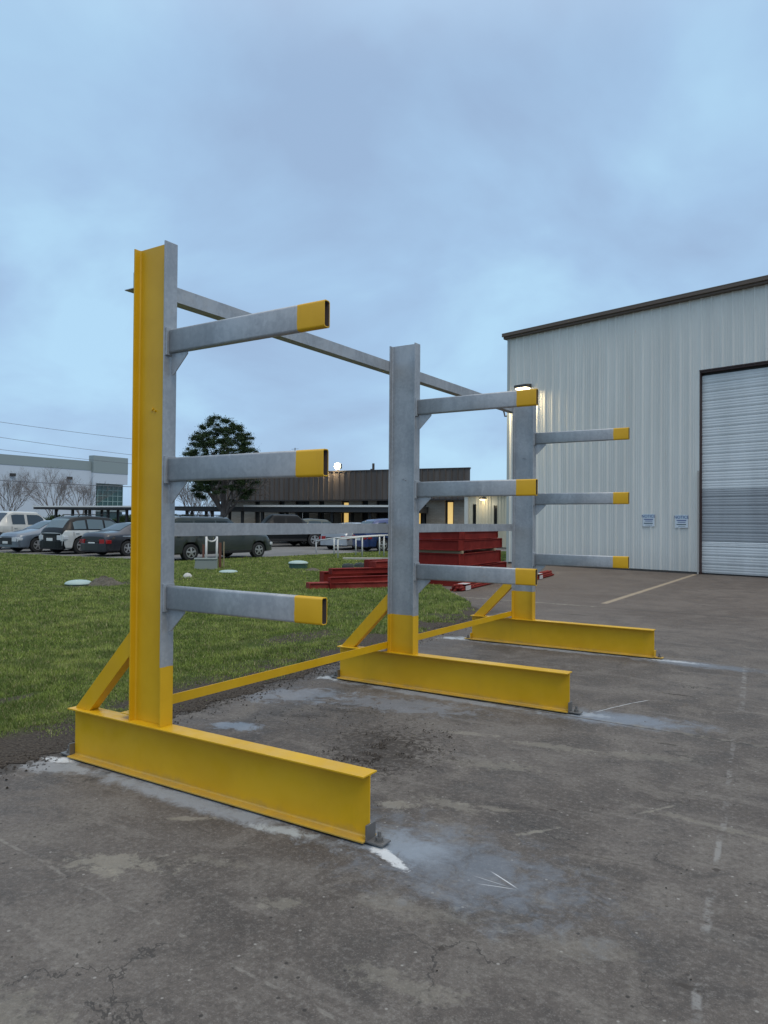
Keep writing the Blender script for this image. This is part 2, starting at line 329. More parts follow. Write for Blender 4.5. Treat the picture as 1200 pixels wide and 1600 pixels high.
def lawn_mat():
    m = mat('lawn soil and turf', rough=.95, spec=.1); t = m.node_tree; b = pbsdf(m); p = pos(t)
    n1 = noise(t, p, 1.3, 6, .65, .5); n2 = noise(t, p, 9, 6, .7); n3 = noise(t, p, 45, 5, .75)
    g = mixc(t, mrange(t, n2, .35, .65), (.055, .080, .018), (.10, .145, .030))
    g = mixc(t, mrange(t, n1, .45, .68, 0, .7), g, (.13, .135, .045))
    g = mixc(t, mrange(t, n3, .40, .60, .6, 0), g, (.035, .040, .014))
    s = mixc(t, mrange(t, n3, .35, .65), (.045, .036, .030), (.125, .105, .085))
    # bare earth along the slab edge and in a few worn spots
    x, y, _ = sepx(t, p)
    ex = math_(t, 'ADD', math_(t, 'ADD', x, math_(t, 'MULTIPLY', y, .085)), math_(t, 'MULTIPLY', math_(t, 'SUBTRACT', noise(t, p, 3.5, 6, .7), .5), 1.1))
    bare = mrange(t, ex, -5.05, -4.62, 0, 1)
    for (px, py, rx, ry, a) in [(470,995,.9,.35,.9),(560,960,.8,.4,.7),(590,1000,.7,.3,.9),(160,913,1.3,.5,.85),(20,1092,.25,.10,.8),(290,905,1.2,.35,.7),(700,960,.35,.5,.7),(20,920,1.5,.4,.45),(485,892,.7,.25,.8)]:
        g0 = gp(px, py)
        s2 = t.nodes.new('ShaderNodeVectorMath'); s2.operation = 'SUBTRACT'; L(t, p, s2.inputs[0]); s2.inputs[1].default_value = (g0.x, g0.y, 0)
        ln = t.nodes.new('ShaderNodeVectorMath'); ln.operation = 'LENGTH'; L(t, vscale(t, s2.outputs[0], (1/ry, 1/rx, 0)), ln.inputs[0])
        d = math_(t, 'ADD', ln.outputs['Value'], math_(t, 'MULTIPLY', math_(t, 'SUBTRACT', noise(t, p, 5, 6, .7), .5), 2.2))
        bare = math_(t, 'MAXIMUM', bare, mrange(t, d, .95, .5, 0, a))
    c = mixc(t, bare, g, s)
    L(t, c, b.inputs['Base Color']); bump(t, b, math_(t, 'ADD', n3, n2), .8, .03); return m
poly_sheet('lawn', LAWN, 0.0, lawn_mat(), 'green mown lawn with bare earth along the slab edge', 'lawn')
# grass blades ------------------------------------------------------
def in_poly(x, y, P):
    c = np.zeros(x.shape, bool); n = len(P)
    for i in range(n):
        x0, y0 = P[i]; x1, y1 = P[(i+1)%n]
        if y0 == y1: continue
        k = ((y0 > y) != (y1 > y)) & (x < (x1-x0)*(y-y0)/(y1-y0)+x0); c ^= k
    return c
def vnoise(x, y, s, seed=0):
    xi = x*s; yi = y*s; X0 = np.floor(xi).astype(int); Y0 = np.floor(yi).astype(int); fx = xi-X0; fy = yi-Y0
    h = lambda a, b: np.modf(np.abs(np.sin(a*127.1+b*311.7+seed*17.3)*43758.5453))[0]
    fx = fx*fx*(3-2*fx); fy = fy*fy*(3-2*fy)
    return (h(X0,Y0)*(1-fx)+h(X0+1,Y0)*fx)*(1-fy)+(h(X0,Y0+1)*(1-fx)+h(X0+1,Y0+1)*fx)*fy
def grass(n):
    r = 4.3*np.exp(rng.random(n)*math.log(46/4.3)); a = YAW + R(-34) + rng.random(n)*R(80)     # all round the left of the view
    x = -np.sin(a)*r; y = np.cos(a)*r
    k = in_poly(x, y, LAWN0)
    e = x + .085*y + (vnoise(x, y, 2.1)-.5)*.9 + (vnoise(x, y, 7, 3)-.5)*.8
    dens = np.clip((-4.42-e)/.75, 0.0, 1)**1.4 * np.clip(.25+1.3*vnoise(x, y, 3.3, 5), 0, 1)
    for (px, py, rx, ry, am) in [(470,995,1.1,.45,.85),(560,960,.9,.45,.6),(590,1000,.7,.35,.8),(160,913,1.5,.6,.9),(20,1092,.25,.12,.9),(250,1020,.30,.25,.45),(60,1010,.5,.3,.5),(380,1040,.35,.3,.6),(680,940,.3,.3,.6),(290,905,1.3,.4,.7),(485,892,.7,.3,.8)]:
        g = gp(px, py); d = ((x-g.x)/ry)**2 + ((y-g.y)/rx)**2 + (vnoise(x, y, 5, 9)-.5)*1.6
        dens = dens*np.where(d < 1, 1-am, 1)
    k &= rng.random(n) < dens
    x, y, r = x[k], y[k], r[k]; n = len(x)
    patch = vnoise(x, y, 1.4, 2)
    h = (.009+.017*rng.random(n)**1.5)*(.65+.8*patch)*(.7+.7*vnoise(x, y, 9, 12))*np.clip(r/6.5, 1, 2.0)
    wd = (.0019+.0018*rng.random(n))*np.clip(r/5.0, 1, 6.5)
    th = rng.random(n)*2*math.pi; ln = (rng.random(n)*.9)*h; lt = rng.random(n)*2*math.pi
    V = np.zeros((n, 3, 3), np.float32)
    V[:,0,0] = x-np.cos(th)*wd; V[:,0,1] = y-np.sin(th)*wd; V[:,1,0] = x+np.cos(th)*wd; V[:,1,1] = y+np.sin(th)*wd
    V[:,2,0] = x+np.cos(lt)*ln; V[:,2,1] = y+np.sin(lt)*ln; V[:,2,2] = h; V[:,:2,2] = -.002
    me = bpy.data.meshes.new('grass'); me.vertices.add(n*3); me.vertices.foreach_set('co', V.ravel())
    me.loops.add(n*3); me.loops.foreach_set('vertex_index', np.arange(n*3, dtype=np.int32))
    me.polygons.add(n); me.polygons.foreach_set('loop_start', np.arange(0, n*3, 3, dtype=np.int32))
    me.update(); me.validate()
    m = mat('grass blades', rough=.6, spec=.25); t = m.node_tree; b = pbsdf(m)
    g = t.nodes.new('ShaderNodeNewGeometry'); rv = g.outputs['Random Per Island']
    c = mixc(t, rv, (.120, .170, .034), (.32, .395, .085))
    c = mixc(t, mrange(t, noise(t, g.outputs['Position'], .9, 5, .6), .40, .68, 0, .6), c, (.37, .41, .115))
    c = mixc(t, mrange(t, noise(t, g.outputs['Position'], 2.8, 5, .6), .40, .60, .7, 0), c, (.080, .125, .028))
    c = mixc(t, mrange(t, rv, .84, .90, 0, .8), c, (.34, .29, .16))
    L(t, c, b.inputs['Base Color'])
    me.materials.append(m); o = bpy.data.objects.new('grass', me); col.objects.link(o)
    tag(o, 'short green grass blades and weeds covering the lawn', 'grass', kind='stuff')
grass(2300000)
# crumbs of soil on slab edge
def crumbs():
    bm = bmesh.new()
    def lump(x, y, s):
        vs = [bm.verts.new((x+s*random.uniform(.6,1)*math.cos(a)+0, y+s*random.uniform(.6,1)*math.sin(a), s*random.uniform(-.1,.2))) for a in [i*1.2566+random.random()*.5 for i in range(5)]]
        tp = bm.verts.new((x+random.uniform(-.3,.3)*s, y+random.uniform(-.3,.3)*s, s*random.uniform(.45,.9)))
        for i in range(5): bm.faces.new((vs[i], vs[(i+1)%5], tp))
    for i in range(4200):
        y = 1.2+9.5*random.random()**.8; x = -4.10-.085*y + random.gauss(0, .11)
        lump(x, y, random.choice((.003, .004, .006, .008, .011)))
    for i in range(2600):
        g = gp(603, 1172); x = g.x+random.gauss(0,.17); y = g.y+random.gauss(0,.27)
        if float(vnoise(np.array(x), np.array(y), 14, 6)) > .62: lump(x, y, random.choice((.003,.004,.005,.008)))
    for i in range(160):
        g = gp(500+random.gauss(0,60), 1115+random.gauss(0,12)); lump(g.x, g.y, random.choice((.003,.005,.007)))
    for i in range(140):
        lump(random.uniform(-3.5,.8), random.uniform(1.2,7), random.choice((.002,.003,.005)))
    m = mat('soil crumbs', rough=.95, spec=.1); t = m.node_tree
    L(t, mixc(t, t.nodes.new('ShaderNodeNewGeometry').outputs['Random Per Island'], (.030,.025,.020), (.075,.062,.052)), pbsdf(m).inputs['Base Color'])
    o = link_mesh('soil_crumbs', bm, m); tag(o, 'dark crumbs of soil scattered over the slab edge', 'soil', kind='stuff')
crumbs()
# ------------------------------------------------------------------ the cantilever rack
XR, XF, FW, H, HB = -3.637, -3.363, .092, 3.11, .3145
YC = [2.8806, 5.722, 8.5816]; AZ = [2.598, 1.858, 1.1226]; AH = .137; XE = -2.229
rack = empty('cantilever_rack', (XR, YC[0], 0))
tag(rack, 'tall galvanised steel cantilever rack with yellow bases standing at the slab edge', 'rack')
def rk(name, bm, m, parent=rack, bevel=.0015, loc=(0,0,0), **kw):
    o = link_mesh(name, bm, m, None, bevel=bevel, loc=loc, **kw)
    o.parent = parent; o.matrix_parent_inverse = Matrix.Translation(-Vector(rack.location)) if parent is rack else Matrix.Identity(4)
    return o
def column_mesh(y, first):
    bm = bmesh.new()
    sweep(bm, ibeam(XF-XR, FW, .0095, .007), (XR, y, HB), (0,0,1), (1,0,0), (0,1,0), H-HB)
    return bm
# the near upright is yellow all over except for the face of its front flange
def near_col_mat():
    m = mat('near upright: yellow web, galvanised front flange', rough=.46); t = m.node_tree; b = pbsdf(m)
    s = sepx(t, pos(t)); wob = math_(t, 'MULTIPLY', math_(t, 'SUBTRACT', noise(t, pos(t), 18, 2), .5), .012)
    f1 = mrange(t, math_(t, 'ADD', s[2], wob), .6535, .6565, 1, 0); f2 = mrange(t, math_(t, 'ADD', s[0], math_(t, 'MULTIPLY', wob, .2)), XF-.0093, XF-.0085, 1, 0)
    f = math_(t, 'MAXIMUM', f1, f2)
    L(t, mixc(t, f, galv_nodes(t), yel_nodes(t)), b.inputs['Base Color']); L(t, math_(t, 'MULTIPLY', math_(t, 'SUBTRACT', 1., f), .35), b.inputs['Metallic'])
    bump(t, b, noise(t, pos(t), 70, 3), .12, .003); return m
NEARCOL = near_col_mat()
def arm_tube():
    bm = bmesh.new(); w, r, th = .047, .013, .006
    def prof(i, rr):
        P = []
        for cx, cy, a in ((w-i-rr, AH-i-rr, 0), (i+rr, AH-i-rr, 90), (i+rr, i+rr, 180), (w-i-rr, i+rr, 270)):
            P += [(cx+rr*math.cos(R(a+k*22.5)), cy+rr*math.sin(R(a+k*22.5))) for k in range(5)]
        return P
    o = (.013, 0, 0); Ln = XE-XF-.013
    a0, a1 = sweep(bm, prof(0, r), o, (1,0,0), (0,1,0), (0,0,1), Ln, False)
    b0, b1 = sweep(bm, prof(th, r-th+.002), o, (1,0,0), (0,1,0), (0,0,1), Ln, False, 1)
    n = len(a0)
    for i in range(n):
        j = (i+1) % n; bm.faces.new((a1[i], a1[j], b1[j], b1[i])); bm.faces.new((a0[j], a0[i], b0[i], b0[j]))
    for f in bm.faces:
        f.smooth = True
    bmesh.ops.recalc_face_normals(bm, faces=bm.faces); return bm
def clip_mesh(s):
    bm = bmesh.new(); box(bm, (0, 0, .006), (s*.010, .075, .085)); box(bm, (s*.010, 0, .006), (s*.095, .075, .015)); return bm
def bolt_mesh(c, r=.009, hgt=.045, ax='z'):
    bm = bmesh.new(); cyl(bm, (0,0,0), r, hgt, 10); cyl(bm, (0,0,.006), r*2, .014, 6); cyl(bm, (0,0,.002), r*2.6, .003, 14)
    M = Matrix.Translation(c) @ (Matrix.Identity(4) if ax == 'z' else Matrix.Rotation(R(90), 4, 'X'))
    bmesh.ops.transform(bm, matrix=M, verts=bm.verts); return bm
BFW = .117; BY = -.0254
for ci, y in enumerate(YC):
    # base
    bm = bmesh.new(); x0, x1 = -4.189, -1.941
    sweep(bm, ibeam(HB-.006, BFW, .0085, .0065, .009), (x0, y+BY, .006), (1,0,0), (0,0,1), (0,1,0), x1-x0)
    base = rk('base_beam', bm, YEL)
    c = rk('column', column_mesh(y, ci == 0), NEARCOL if ci == 0 else GALV_COL)
    for zz in ((2.15, 1.89, 2.30)[ci],):
        bmb = bmesh.new(); tube(bmb, [(XR+.13, y+FW/2-.0035, zz), (XR+.13, y+FW/2-.012, zz)], .009, 8); tube(bmb, [(XR+.155, y+FW/2-.0035, zz-.011), (XR+.155, y+FW/2-.014, zz-.011)], .006, 8)
        rk('bolt', bmb, YEL if ci == 0 else GALV, bevel=0)
    for s, xx in ((1, x1+.001), (-1, x0-.001)):
        cm = clip_mesh(s); bmesh.ops.transform(cm, matrix=Matrix.Translation((xx, y+BY+.018, 0)), verts=cm.verts)
        ck = rk('anchor_bracket', cm, STEEL if ci != 2 else YEL)
        rk('anchor_bolt', bolt_mesh(Vector((xx+s*.055, y+BY+.055, .013))), STEEL, bevel=0)
    # arms
    for az in AZ:
        o = link_mesh('arm', arm_tube(), None, None, smooth=True, mats=[ARM, DARKIN], loc=(XF, y+.022, az-AH))
        o.parent = rack; o.matrix_parent_inverse = Matrix.Translation(-Vector(rack.location))
        bm = boxes(((0, -.016, -.012), (.013, .063, AH+.010)))
        pl = link_mesh('mounting_plate', bm, GALV, o, bevel=.0015)
        bm = bmesh.new(); g = .0035
        P = [(.0131, -.0005), (.145, -.0005), (.145, -.014), (.030, -.125), (.0131, -.125)]
        a = [bm.verts.new((x, .0235-g, z)) for x, z in P]; b_ = [bm.verts.new((x, .0235+g, z)) for x, z in P]
        bm.faces.new(a); bm.faces.new(b_[::-1])
        for i in range(5): bm.faces.new((a[i], b_[i], b_[(i+1)%5], a[(i+1)%5]))
        bmesh.ops.recalc_face_normals(bm, faces=bm.faces); link_mesh('gusset', bm, GALV, o, bevel=.001)
    # rear knee brace (angle)
    A = Vector((x0+.075, y+.012, HB-.02)); B = Vector((XR+.02, y+.012, .80)); d = (B-A).normalized(); nrm = Vector((d.z, 0, -d.x))   # points forward-down
    P = [(-.048,0),(.052,0),(.052,.065),(.045,.065),(.045,.007),(-.048,.007)]
    bm = bmesh.new(); r0, r1 = sweep(bm, P, A, d, nrm, (0,1,0), (B-A).length)
    # cope the ends to the flange and the upright
    for v in r0: v.co += d*((HB+.0005-v.co.z)/d.z)
    for v in r1: v.co += d*((XR-.0005-v.co.x)/d.x)
    bmesh.ops.recalc_face_normals(bm, faces=bm.faces); rk('brace', bm, YEL)
# tie bars (angles on the back of the uprights)
def tie(z0, z1, m, ya, yb):
    bm = bmesh.new()
    P = [(0, z0), (0, z1), (-.006, z1), (-.006, z0+.006), (-.085, z0+.006), (-.085, z0)]
    sweep(bm, P, (XR-.001, ya, 0), (0,1,0), (1,0,0), (0,0,1), yb-ya); bmesh.ops.recalc_face_normals(bm, faces=bm.faces)
    rk('tie_bar', bm, m)
tie(2.876, 2.972, GALV, YC[0]+.002, YC[2]+.13); tie(1.396, 1.481, GALV, YC[0]+.01, YC[2]+.10); tie(.342, .404, YEL, YC[0]+.01, YC[2]+.10)
# ------------------------------------------------------------------ warehouse
A0 = Vector((-7.99, 24.76, 0)); wd_ = (Vector((-2.19, 23.35, 0)) - A0).normalized(); wn = Vector((wd_.y, -wd_.x, 0))   # outward normal (towards camera)
if wn.y > 0: wn = -wn
WC = A0 + wd_*(-3.03); WANG = math.atan2(wd_.y, wd_.x)
wh = empty('warehouse', WC, WANG); tag(wh, 'large pale ribbed metal warehouse with brown roof trim and roll up door', 'warehouse')
# local frame: x along front wall, y into the building, z up
def ribbed(bm, x0, x1, z0, z1, pitch=.305, depth=.034, y=0, minor=True, flip=1):
    """R-panel: trapezoid ribs facing -y, mesh strip with a return to y+.02"""
    xs = []; x = x0
    while x < x1-.001:
        e = min(x+pitch, x1)
        pts = [(x, 0)]
        if e-x > .12:
            pts += [(x+.030, -depth), (x+.062, -depth), (x+.092, 0)]
            if minor and e-x > .25: pts += [(x+.145, 0), (x+.152, -.011), (x+.168, -.011), (x+.175, 0), (x+.215, 0), (x+.222, -.011), (x+.238, -.011), (x+.245, 0)]
        xs += pts; x = e
    xs.append((x1, 0))
    a = [bm.verts.new((p[0], y+p[1]*flip, z0)) for p in xs]; b = [bm.verts.new((p[0], y+p[1]*flip, z1)) for p in xs]
    for i in range(len(xs)-1): bm.faces.new((a[i], a[i+1], b[i+1], b[i]))
def metal_panel(name, ca, cb, rust=.0, streak=.5):
    m = mat(name, rough=.42, metal=.0); t = m.node_tree; b = pbsdf(m); p = objc(t)
    c = mixc(t, mrange(t, noise(t, vscale(t, p, (1, 1, .12)), 1.6, 5, .6), .3, .7), ca, cb)
    low = mrange(t, math_(t, 'ADD', sepx(t, p)[2], math_(t, 'MULTIPLY', noise(t, p, 2.2, 6, .7), .8)), .3, 1.4, .35*streak, 0)
    c = mixc(t, low, c, (.22, .20, .17))
    c = mixc(t, mrange(t, noise(t, vscale(t, p, (3, 3, .25)), 3.5, 6, .75), .60, .75, 0, .30*streak), c, (.26, .26, .24))
    c = mixc(t, mrange(t, noise(t, p, 8, 3, .6), .74, .78, 0, .5*streak), c, (.20, .18, .16))
    L(t, c, b.inputs['Base Color']); bump(t, b, noise(t, vscale(t, p, (1,1,.3)), 2.5, 3), .25, .02); return m
PANEL = metal_panel('pale metal wall panel', (.64, .64, .595), (.72, .72, .67))
BROWN = mat('brown metal trim', (.12, .085, .062), .55)
WH, DX0, DX1, DZ = 8.3, 7.065, 12.4, 6.08
bm = bmesh.new(); ribbed(bm, .0, DX0, .06, WH, y=0); ribbed(bm, DX1, 22, .06, WH, y=0)
ribbed(bm, DX0, DX1, DZ, WH, y=0)
front = link_mesh('front_wall', bm, PANEL, wh)
bm = bmesh.new(); ribbed(bm, 0, 30, .06, WH, y=0); bmesh.ops.transform(bm, matrix=Matrix.Rotation(R(90), 4, 'Z'), verts=bm.verts)
for v in bm.verts: v.co.x = -v.co.x - .0
side = link_mesh('side_wall', bm, PANEL, wh)
for q0, q1 in ((0, DX0), (DX1, 22)): link_mesh('base_strip', boxes(((q0,-.012,-.01),(q1,.06,.058))), mat('dark base strip', (.06,.055,.05), .8), wh)
bm = boxes(((-.055,-.055,.05),(.055,.002,WH)), ((-.055,.002,.05),(.0,.075,WH))); link_mesh('corner_trim', bm, mat('pale trim', (.42,.45,.43), .45), wh, bevel=.004)
# eave trim: stepped brown fascia that follows the level eave
bm = boxes(((-.16,-.16,WH-.02),(22,.02,WH+.07)), ((-.19,-.22,WH+.05),(22,-.162,WH+.16)), ((-.16,-.162,WH+.072),(22,30,WH+.14)))
box(bm, (-.19,-.10,WH-.02), (-.163,30,WH+.12))
link_mesh('roof_trim', bm, BROWN, wh, bevel=.01)
link_mesh('roof_edge_strip', boxes(((-.19,-.226,WH+.163),(22,-.15,WH+.178))), mat('weathered pale edge', (.30,.26,.22), .6), wh)
# door opening
DOORM = metal_panel('roll up door slats', (.60, .63, .63), (.69, .72, .72), streak=.9)
DOORD = metal_panel('grimy door slats', (.30, .32, .335), (.37, .395, .41), streak=1)
bm = bmesh.new()
def slats(bm, z0, z1, y=.10):
    z = z0
    while z < z1-.01:
        e = min(z+.265, z1); hh = e-z; pr = [(z, .016), (z+.010, .0)]
        for k in range(3): pr += [(z+hh*(.10+.28*k), -.002), (z+hh*(.17+.28*k), -.007), (z+hh*(.27+.28*k), -.007), (z+hh*(.34+.28*k), -.001)]
        pr += [(e-.008, .0), (e-.001, .016)]
        a = [bm.verts.new((DX0+.032, y+q, zz)) for zz, q in pr]; b = [bm.verts.new((DX1-.05, y+q, zz)) for zz, q in pr]
        for i in range(len(pr)-1): bm.faces.new((a[i], b[i], b[i+1], a[i+1]))
        z += .265
door = link_mesh('roll_up_door', boxes(((DX0+.05,.13,.0),(DX1-.05,.15,DZ+.2))), mat('door backing', (.03,.03,.03), .7), wh)
bm = bmesh.new(); slats(bm, 2.53, DZ-.12); slats(bm, .03, .98); link_mesh('door_curtain', bm, DOORM, door)
bm = bmesh.new(); slats(bm, .98, 2.53); d2 = link_mesh('door_curtain', bm, DOORD, door); d2['label'] = 'darker grimy band of door slats'
FR = mat('dark red door frame', (.05, .025, .022), .55)
link_mesh('door_frame', boxes(((DX0-.0,-.02,0),(DX0+.03,.12,DZ)), ((DX1-.03,-.02,0),(DX1,.26,DZ)), ((DX0+.048,-.02,DZ-.05),(DX1-.048,.24,DZ+.0)), ((DX0-.0,-.052,DZ+.002),(DX1,-.004,DZ+.035))), FR, wh, bevel=.003)
link_mesh('jamb_guard', boxes(((DX0-.045,-.060,.0),(DX0-.006,-.037,3.1))), mat('scuffed pale guard', (.40,.38,.35), .6), wh)
# back and far side close the box
link_mesh('back_wall', boxes(((.0,29.9,.05),(22,30,WH)), ((21.9,.05,.05),(22,29.9,WH))), PANEL, wh)
# wall lamp
LENS = mat('lit lamp lens', (1,.9,.7), .4, emit=(1, .80, .50), estr=9)
lampx = .76
lh = empty('wall_lamp', (0,0,0)); lh.parent = None
lh.matrix_world = Matrix.Translation(WC + wd_*lampx + wn*.03 + Vector((0,0,6.30))) @ Matrix.Rotation(WANG, 4, 'Z')
tag(lh, 'dark wall lamp glowing warm white near the warehouse corner', 'wall lamp')
bm = bmesh.new(); v = box(bm, (-.26,-.36,.05), (.26,-.0,.20)); 
for q in v:
    if q.co.y < -.3 and q.co.z > .1: q.co.z -= .05
link_mesh('housing', bm, mat('dark bronze housing', (.045,.042,.04), .5), lh, bevel=.01)
link_mesh('lens', boxes(((-.22,-.32,.0),(.22,-.05,.048))), LENS, lh, bevel=.01)
ld = bpy.data.lights.new('lamp_glow', 'AREA'); ld.shape = 'RECTANGLE'; ld.size = .42; ld.size_y = .22; ld.energy = 85; ld.color = (1,.80,.48); ld.spread = R(170)
lo = bpy.data.objects.new('lamp_glow', ld); col.objects.link(lo); lo.parent = lh; lo.location = (0,-.19,-.02)
# hook and pipe on the corner
bm = bmesh.new(); tube(bm, [(-.06,.04,4.0),(-.06,.04,5.75)], .025, 6); tube(bm, [(-.06,.04,5.45),(-.22,.04,5.45),(-.26,.04,5.60),(-.34,.04,5.75),(-.44,.04,5.72)], .028, 6)
link_mesh('conduit', bm, BROWN, wh)
# signs
def text_obj(name, body, size, m, loc, parent, ext=.0015, rot=(R(90),0,0), align='CENTER'):
    cu_ = bpy.data.curves.new(name, 'FONT'); cu_.body = body; cu_.size = size; cu_.extrude = ext; cu_.align_x = align; cu_.align_y = 'CENTER'
    o = bpy.data.objects.new(name, cu_); col.objects.link(o); bpy.context.view_layer.update()
    dg = bpy.context.evaluated_depsgraph_get(); me = bpy.data.meshes.new_from_object(o.evaluated_get(dg)); bpy.data.objects.remove(o)
    me.materials.clear(); me.materials.append(m); o = bpy.data.objects.new(name, me); col.objects.link(o); o.location = loc; o.rotation_euler = rot; o.parent = parent; return o
BLUE = mat('blue lettering', (.015,.05,.22), .5); SIGNW = mat('white sign face', (.62,.68,.72), .5); DKTXT = mat('dark lettering', (.06,.10,.12), .5)
for i, (sx, sz, word) in enumerate(((5.47, 1.60, 'NOTICE'), (6.53, 1.57, 'NOTICE'))):
    s = empty('warning_sign', (0,0,0)); s.matrix_world = Matrix.Translation(WC + wd_*sx + wn*.036 + Vector((0,0,sz))) @ Matrix.Rotation(WANG, 4, 'Z')
    tag(s, 'small blue and white notice sign on warehouse wall, ' + ('farther from the door' if i == 0 else 'nearer the door'), 'sign', 'notice signs on the warehouse wall')
    link_mesh('sign_panel', boxes(((-.20,-.006,-.19),(.20,0,.20))), SIGNW, s)
    bm = boxes(((-.19,-.008,.075),(.19,-.0065,.185))); link_mesh('header', bm, mat('pale header', (.50,.60,.66), .5), s)
    text_obj('lettering', word, .125, BLUE, (0,-.0095,.128), s)
    bm = boxes(((-.15,-.008,.020),(.15,-.0065,.046)), ((-.12,-.008,-.030),(.13,-.0065,-.010))); link_mesh('text_line', bm, BLUE, s)
    bm = boxes(((-.15,-.008,-.105),(.14,-.0065,-.075)), ((-.10,-.008,-.15),(.12,-.0065,-.14))); link_mesh('text_line', bm, DKTXT, s)
# ------------------------------------------------------------------ red steel stock
def red_mat(name, a, b_):
    m = mat(name, rough=.75, spec=.15); t = m.node_tree; b = pbsdf(m); p = pos(t)
    c = mixc(t, mrange(t, noise(t, p, 3, 6, .65), .35, .65), a, b_)
    c = mixc(t, mrange(t, noise(t, p, 17, 6, .75), .62, .74, 0, .5), c, (.26, .12, .10))
    L(t, c, b.inputs['Base Color']); bump(t, b, noise(t, p, 30, 4), .2, .004); return m
RED = red_mat('red oxide primer', (.155, .015, .012), (.215, .024, .018)); RED2 = red_mat('red oxide primer scuffed', (.19, .026, .020), (.26, .045, .034))
WOOD = mat('weathered timber', (.30, .24, .15), .8)
def steel_beam(a, b, d, wd, lab, z=0, web_up=True, m=None, roll=0, grp='red primed steel beams laid on the lawn'):
    """I beam from ground point a to b, depth d (vertical), flange wd"""
    a = Vector((a[0], a[1], 0)); b = Vector((b[0], b[1], 0)); v = b-a
    root = empty('steel_beam', (a.x, a.y, z), math.atan2(v.y, v.x)); tag(root, lab, 'steel beam', grp)
    Ln = v.length; tf = .02
    P = ibeam(d, wd, tf, wd-.05, .006)
    bm = bmesh.new(); sweep(bm, P, (0, -wd/2, 0), (1,0,0), (0,0,1), (0,1,0), Ln); o = link_mesh('profile', bm, m or RED, root, bevel=.002)
    for xx in (0, Ln):
        s = -1 if xx == 0 else 1
        link_mesh('end_plate', boxes(((min(xx+.001*s, xx+s*.02), -wd/2-.01, .004), (max(xx+.001*s, xx+s*.02), wd/2+.01, d-.004))), m or RED, root, bevel=.002)
    if roll: root.rotation_euler.x = roll
    return root
# right-hand stack: four tiers, long sides towards the slab, resting on timber
C0 = gp(718, 917); eX = Vector((1, -.045, 0)).normalized(); eY = Vector((-.10, 1, 0)).normalized()
def pt(a, b): return C0 + eX*a + eY*b
tiers = [(.0, .22, 'bottom'), (.23, .20, 'second'), (.45, .31, 'third'), (.83, .25, 'fourth'), (1.09, .19, 'top')]
for z, d, nm in tiers:
    inset = {'bottom': 0, 'second': -.02, 'third': .03, 'fourth': 0, 'top': .05}[nm]
    steel_beam(pt(-1.55, .12+inset), pt(-.03, .12+inset), d, .22, f'red steel beam across the near face, {nm} tier of the tall red stack', z)
    steel_beam(pt(-.13, .27+inset), pt(-.13, {'bottom': 3.9, 'second': 3.5, 'third': 3.0, 'fourth': 3.1, 'top': 2.75}[nm]), d, .24, f'long red steel beam receding along the slab side, {nm} tier of the tall red stack', z)
    steel_beam(pt(-.55, .27+inset), pt(-.55, {'bottom': 3.6, 'second': 3.2, 'third': 3.0, 'fourth': 2.9, 'top': 2.7}[nm]), d, .24, f'red steel beam in the middle of the tall red stack, {nm} tier', z)
for q in (.15, 2.5):
    o = link_mesh('timber_bearer', boxes(((-1.3, -.045, 0), (.02, .045, .062))), WOOD, None, loc=pt(0, q)+Vector((0,0,.764)), rot=(0,0,math.atan2(eX.y, eX.x)), bevel=.004)
    tag(o, 'weathered timber bearer between tiers at the ' + ('near' if q < 1 else 'far') + ' end of the red stack', 'timber')
steel_beam(pt(.30, 1.6), pt(.24, 4.2), .28, .20, 'low red steel beam lying alone beside the slab side of the tall red stack', 0)
# left-hand low pile
def gl(px, py): return gp(px, py)
steel_beam(gl(482, 921), gl(640, 917), .15, .30, 'lowest red beam sticking out farthest at the left of the low pile', 0, m=RED2)
steel_beam(gl(515, 921), gl(650, 915), .27, .10, 'red beam lying just right of the lowest beam in the low pile', 0)
B0 = gl(496, 914); steel_beam(B0+Vector((-.05,.25,0)), gl(655, 909)+Vector((0,.35,0)), .30, .26, 'red beam behind the lowest one, its end showing at the left of the low pile', 0)
steel_beam(gl(512, 916)+Vector((0,.12,0)), gl(655, 911)+Vector((0,.12,0)), .13, .20, 'thin red beam resting on the front of the low pile', .275, m=RED)
steel_beam(gl(572, 914)+Vector((0,.30,0)), gl(668, 908)+Vector((0,.35,0)), .14, .22, 'scuffed red beam stacked at the middle of the low pile', .41, m=RED2)
steel_beam(gl(556, 908)+Vector((0,.5,0)), gl(668, 903)+Vector((0,.5,0)), .52, .22, 'deep red beam at the back right of the low pile by the middle upright', .0)
# bundle of red pipe lying on the slab behind the far upright
def bundle(a, b, lab, tags):
    v = b-a; root = empty('pipe_bundle', a, math.atan2(v.y, v.x)); tag(root, lab, 'pipe bundle', 'bundles of red pipe on the slab')
    Ln = v.length; r = .026
    k = 0
    for row in range(3):
        for i in range(5-row):
            bm = bmesh.new(); of = random.uniform(-.10,.10); y = (i-(4-row)/2)*r*2.12; z = r+row*r*1.78
            j = random.uniform(-.01,.01)
            tube(bm, [(of, y, z), (Ln*.5, y+j, z), (Ln+of, y+j*2, z)], r, 8); link_mesh('pipe', bm, RED2 if k % 3 else RED, root, smooth=False); k += 1
    for tx in tags:
        bm = bmesh.new(); box(bm, (tx, -.145, .005), (tx+.34, -.140, .10)); vs = box(bm, (tx, -.138, .138), (tx+.34, .06, .143))
        link_mesh('tag', bm, mat('white wrap', (.55,.53,.52), .6), root)
bundle(gp(712, 924), gp(800, 903), 'bundle of thin red pipes with white wrap near the foot of the red stack', [.25])
bundle(gp(820, 909), gp(858, 899), 'short bundle of red pipes with pale wrap poking out right of the far upright', [.95])
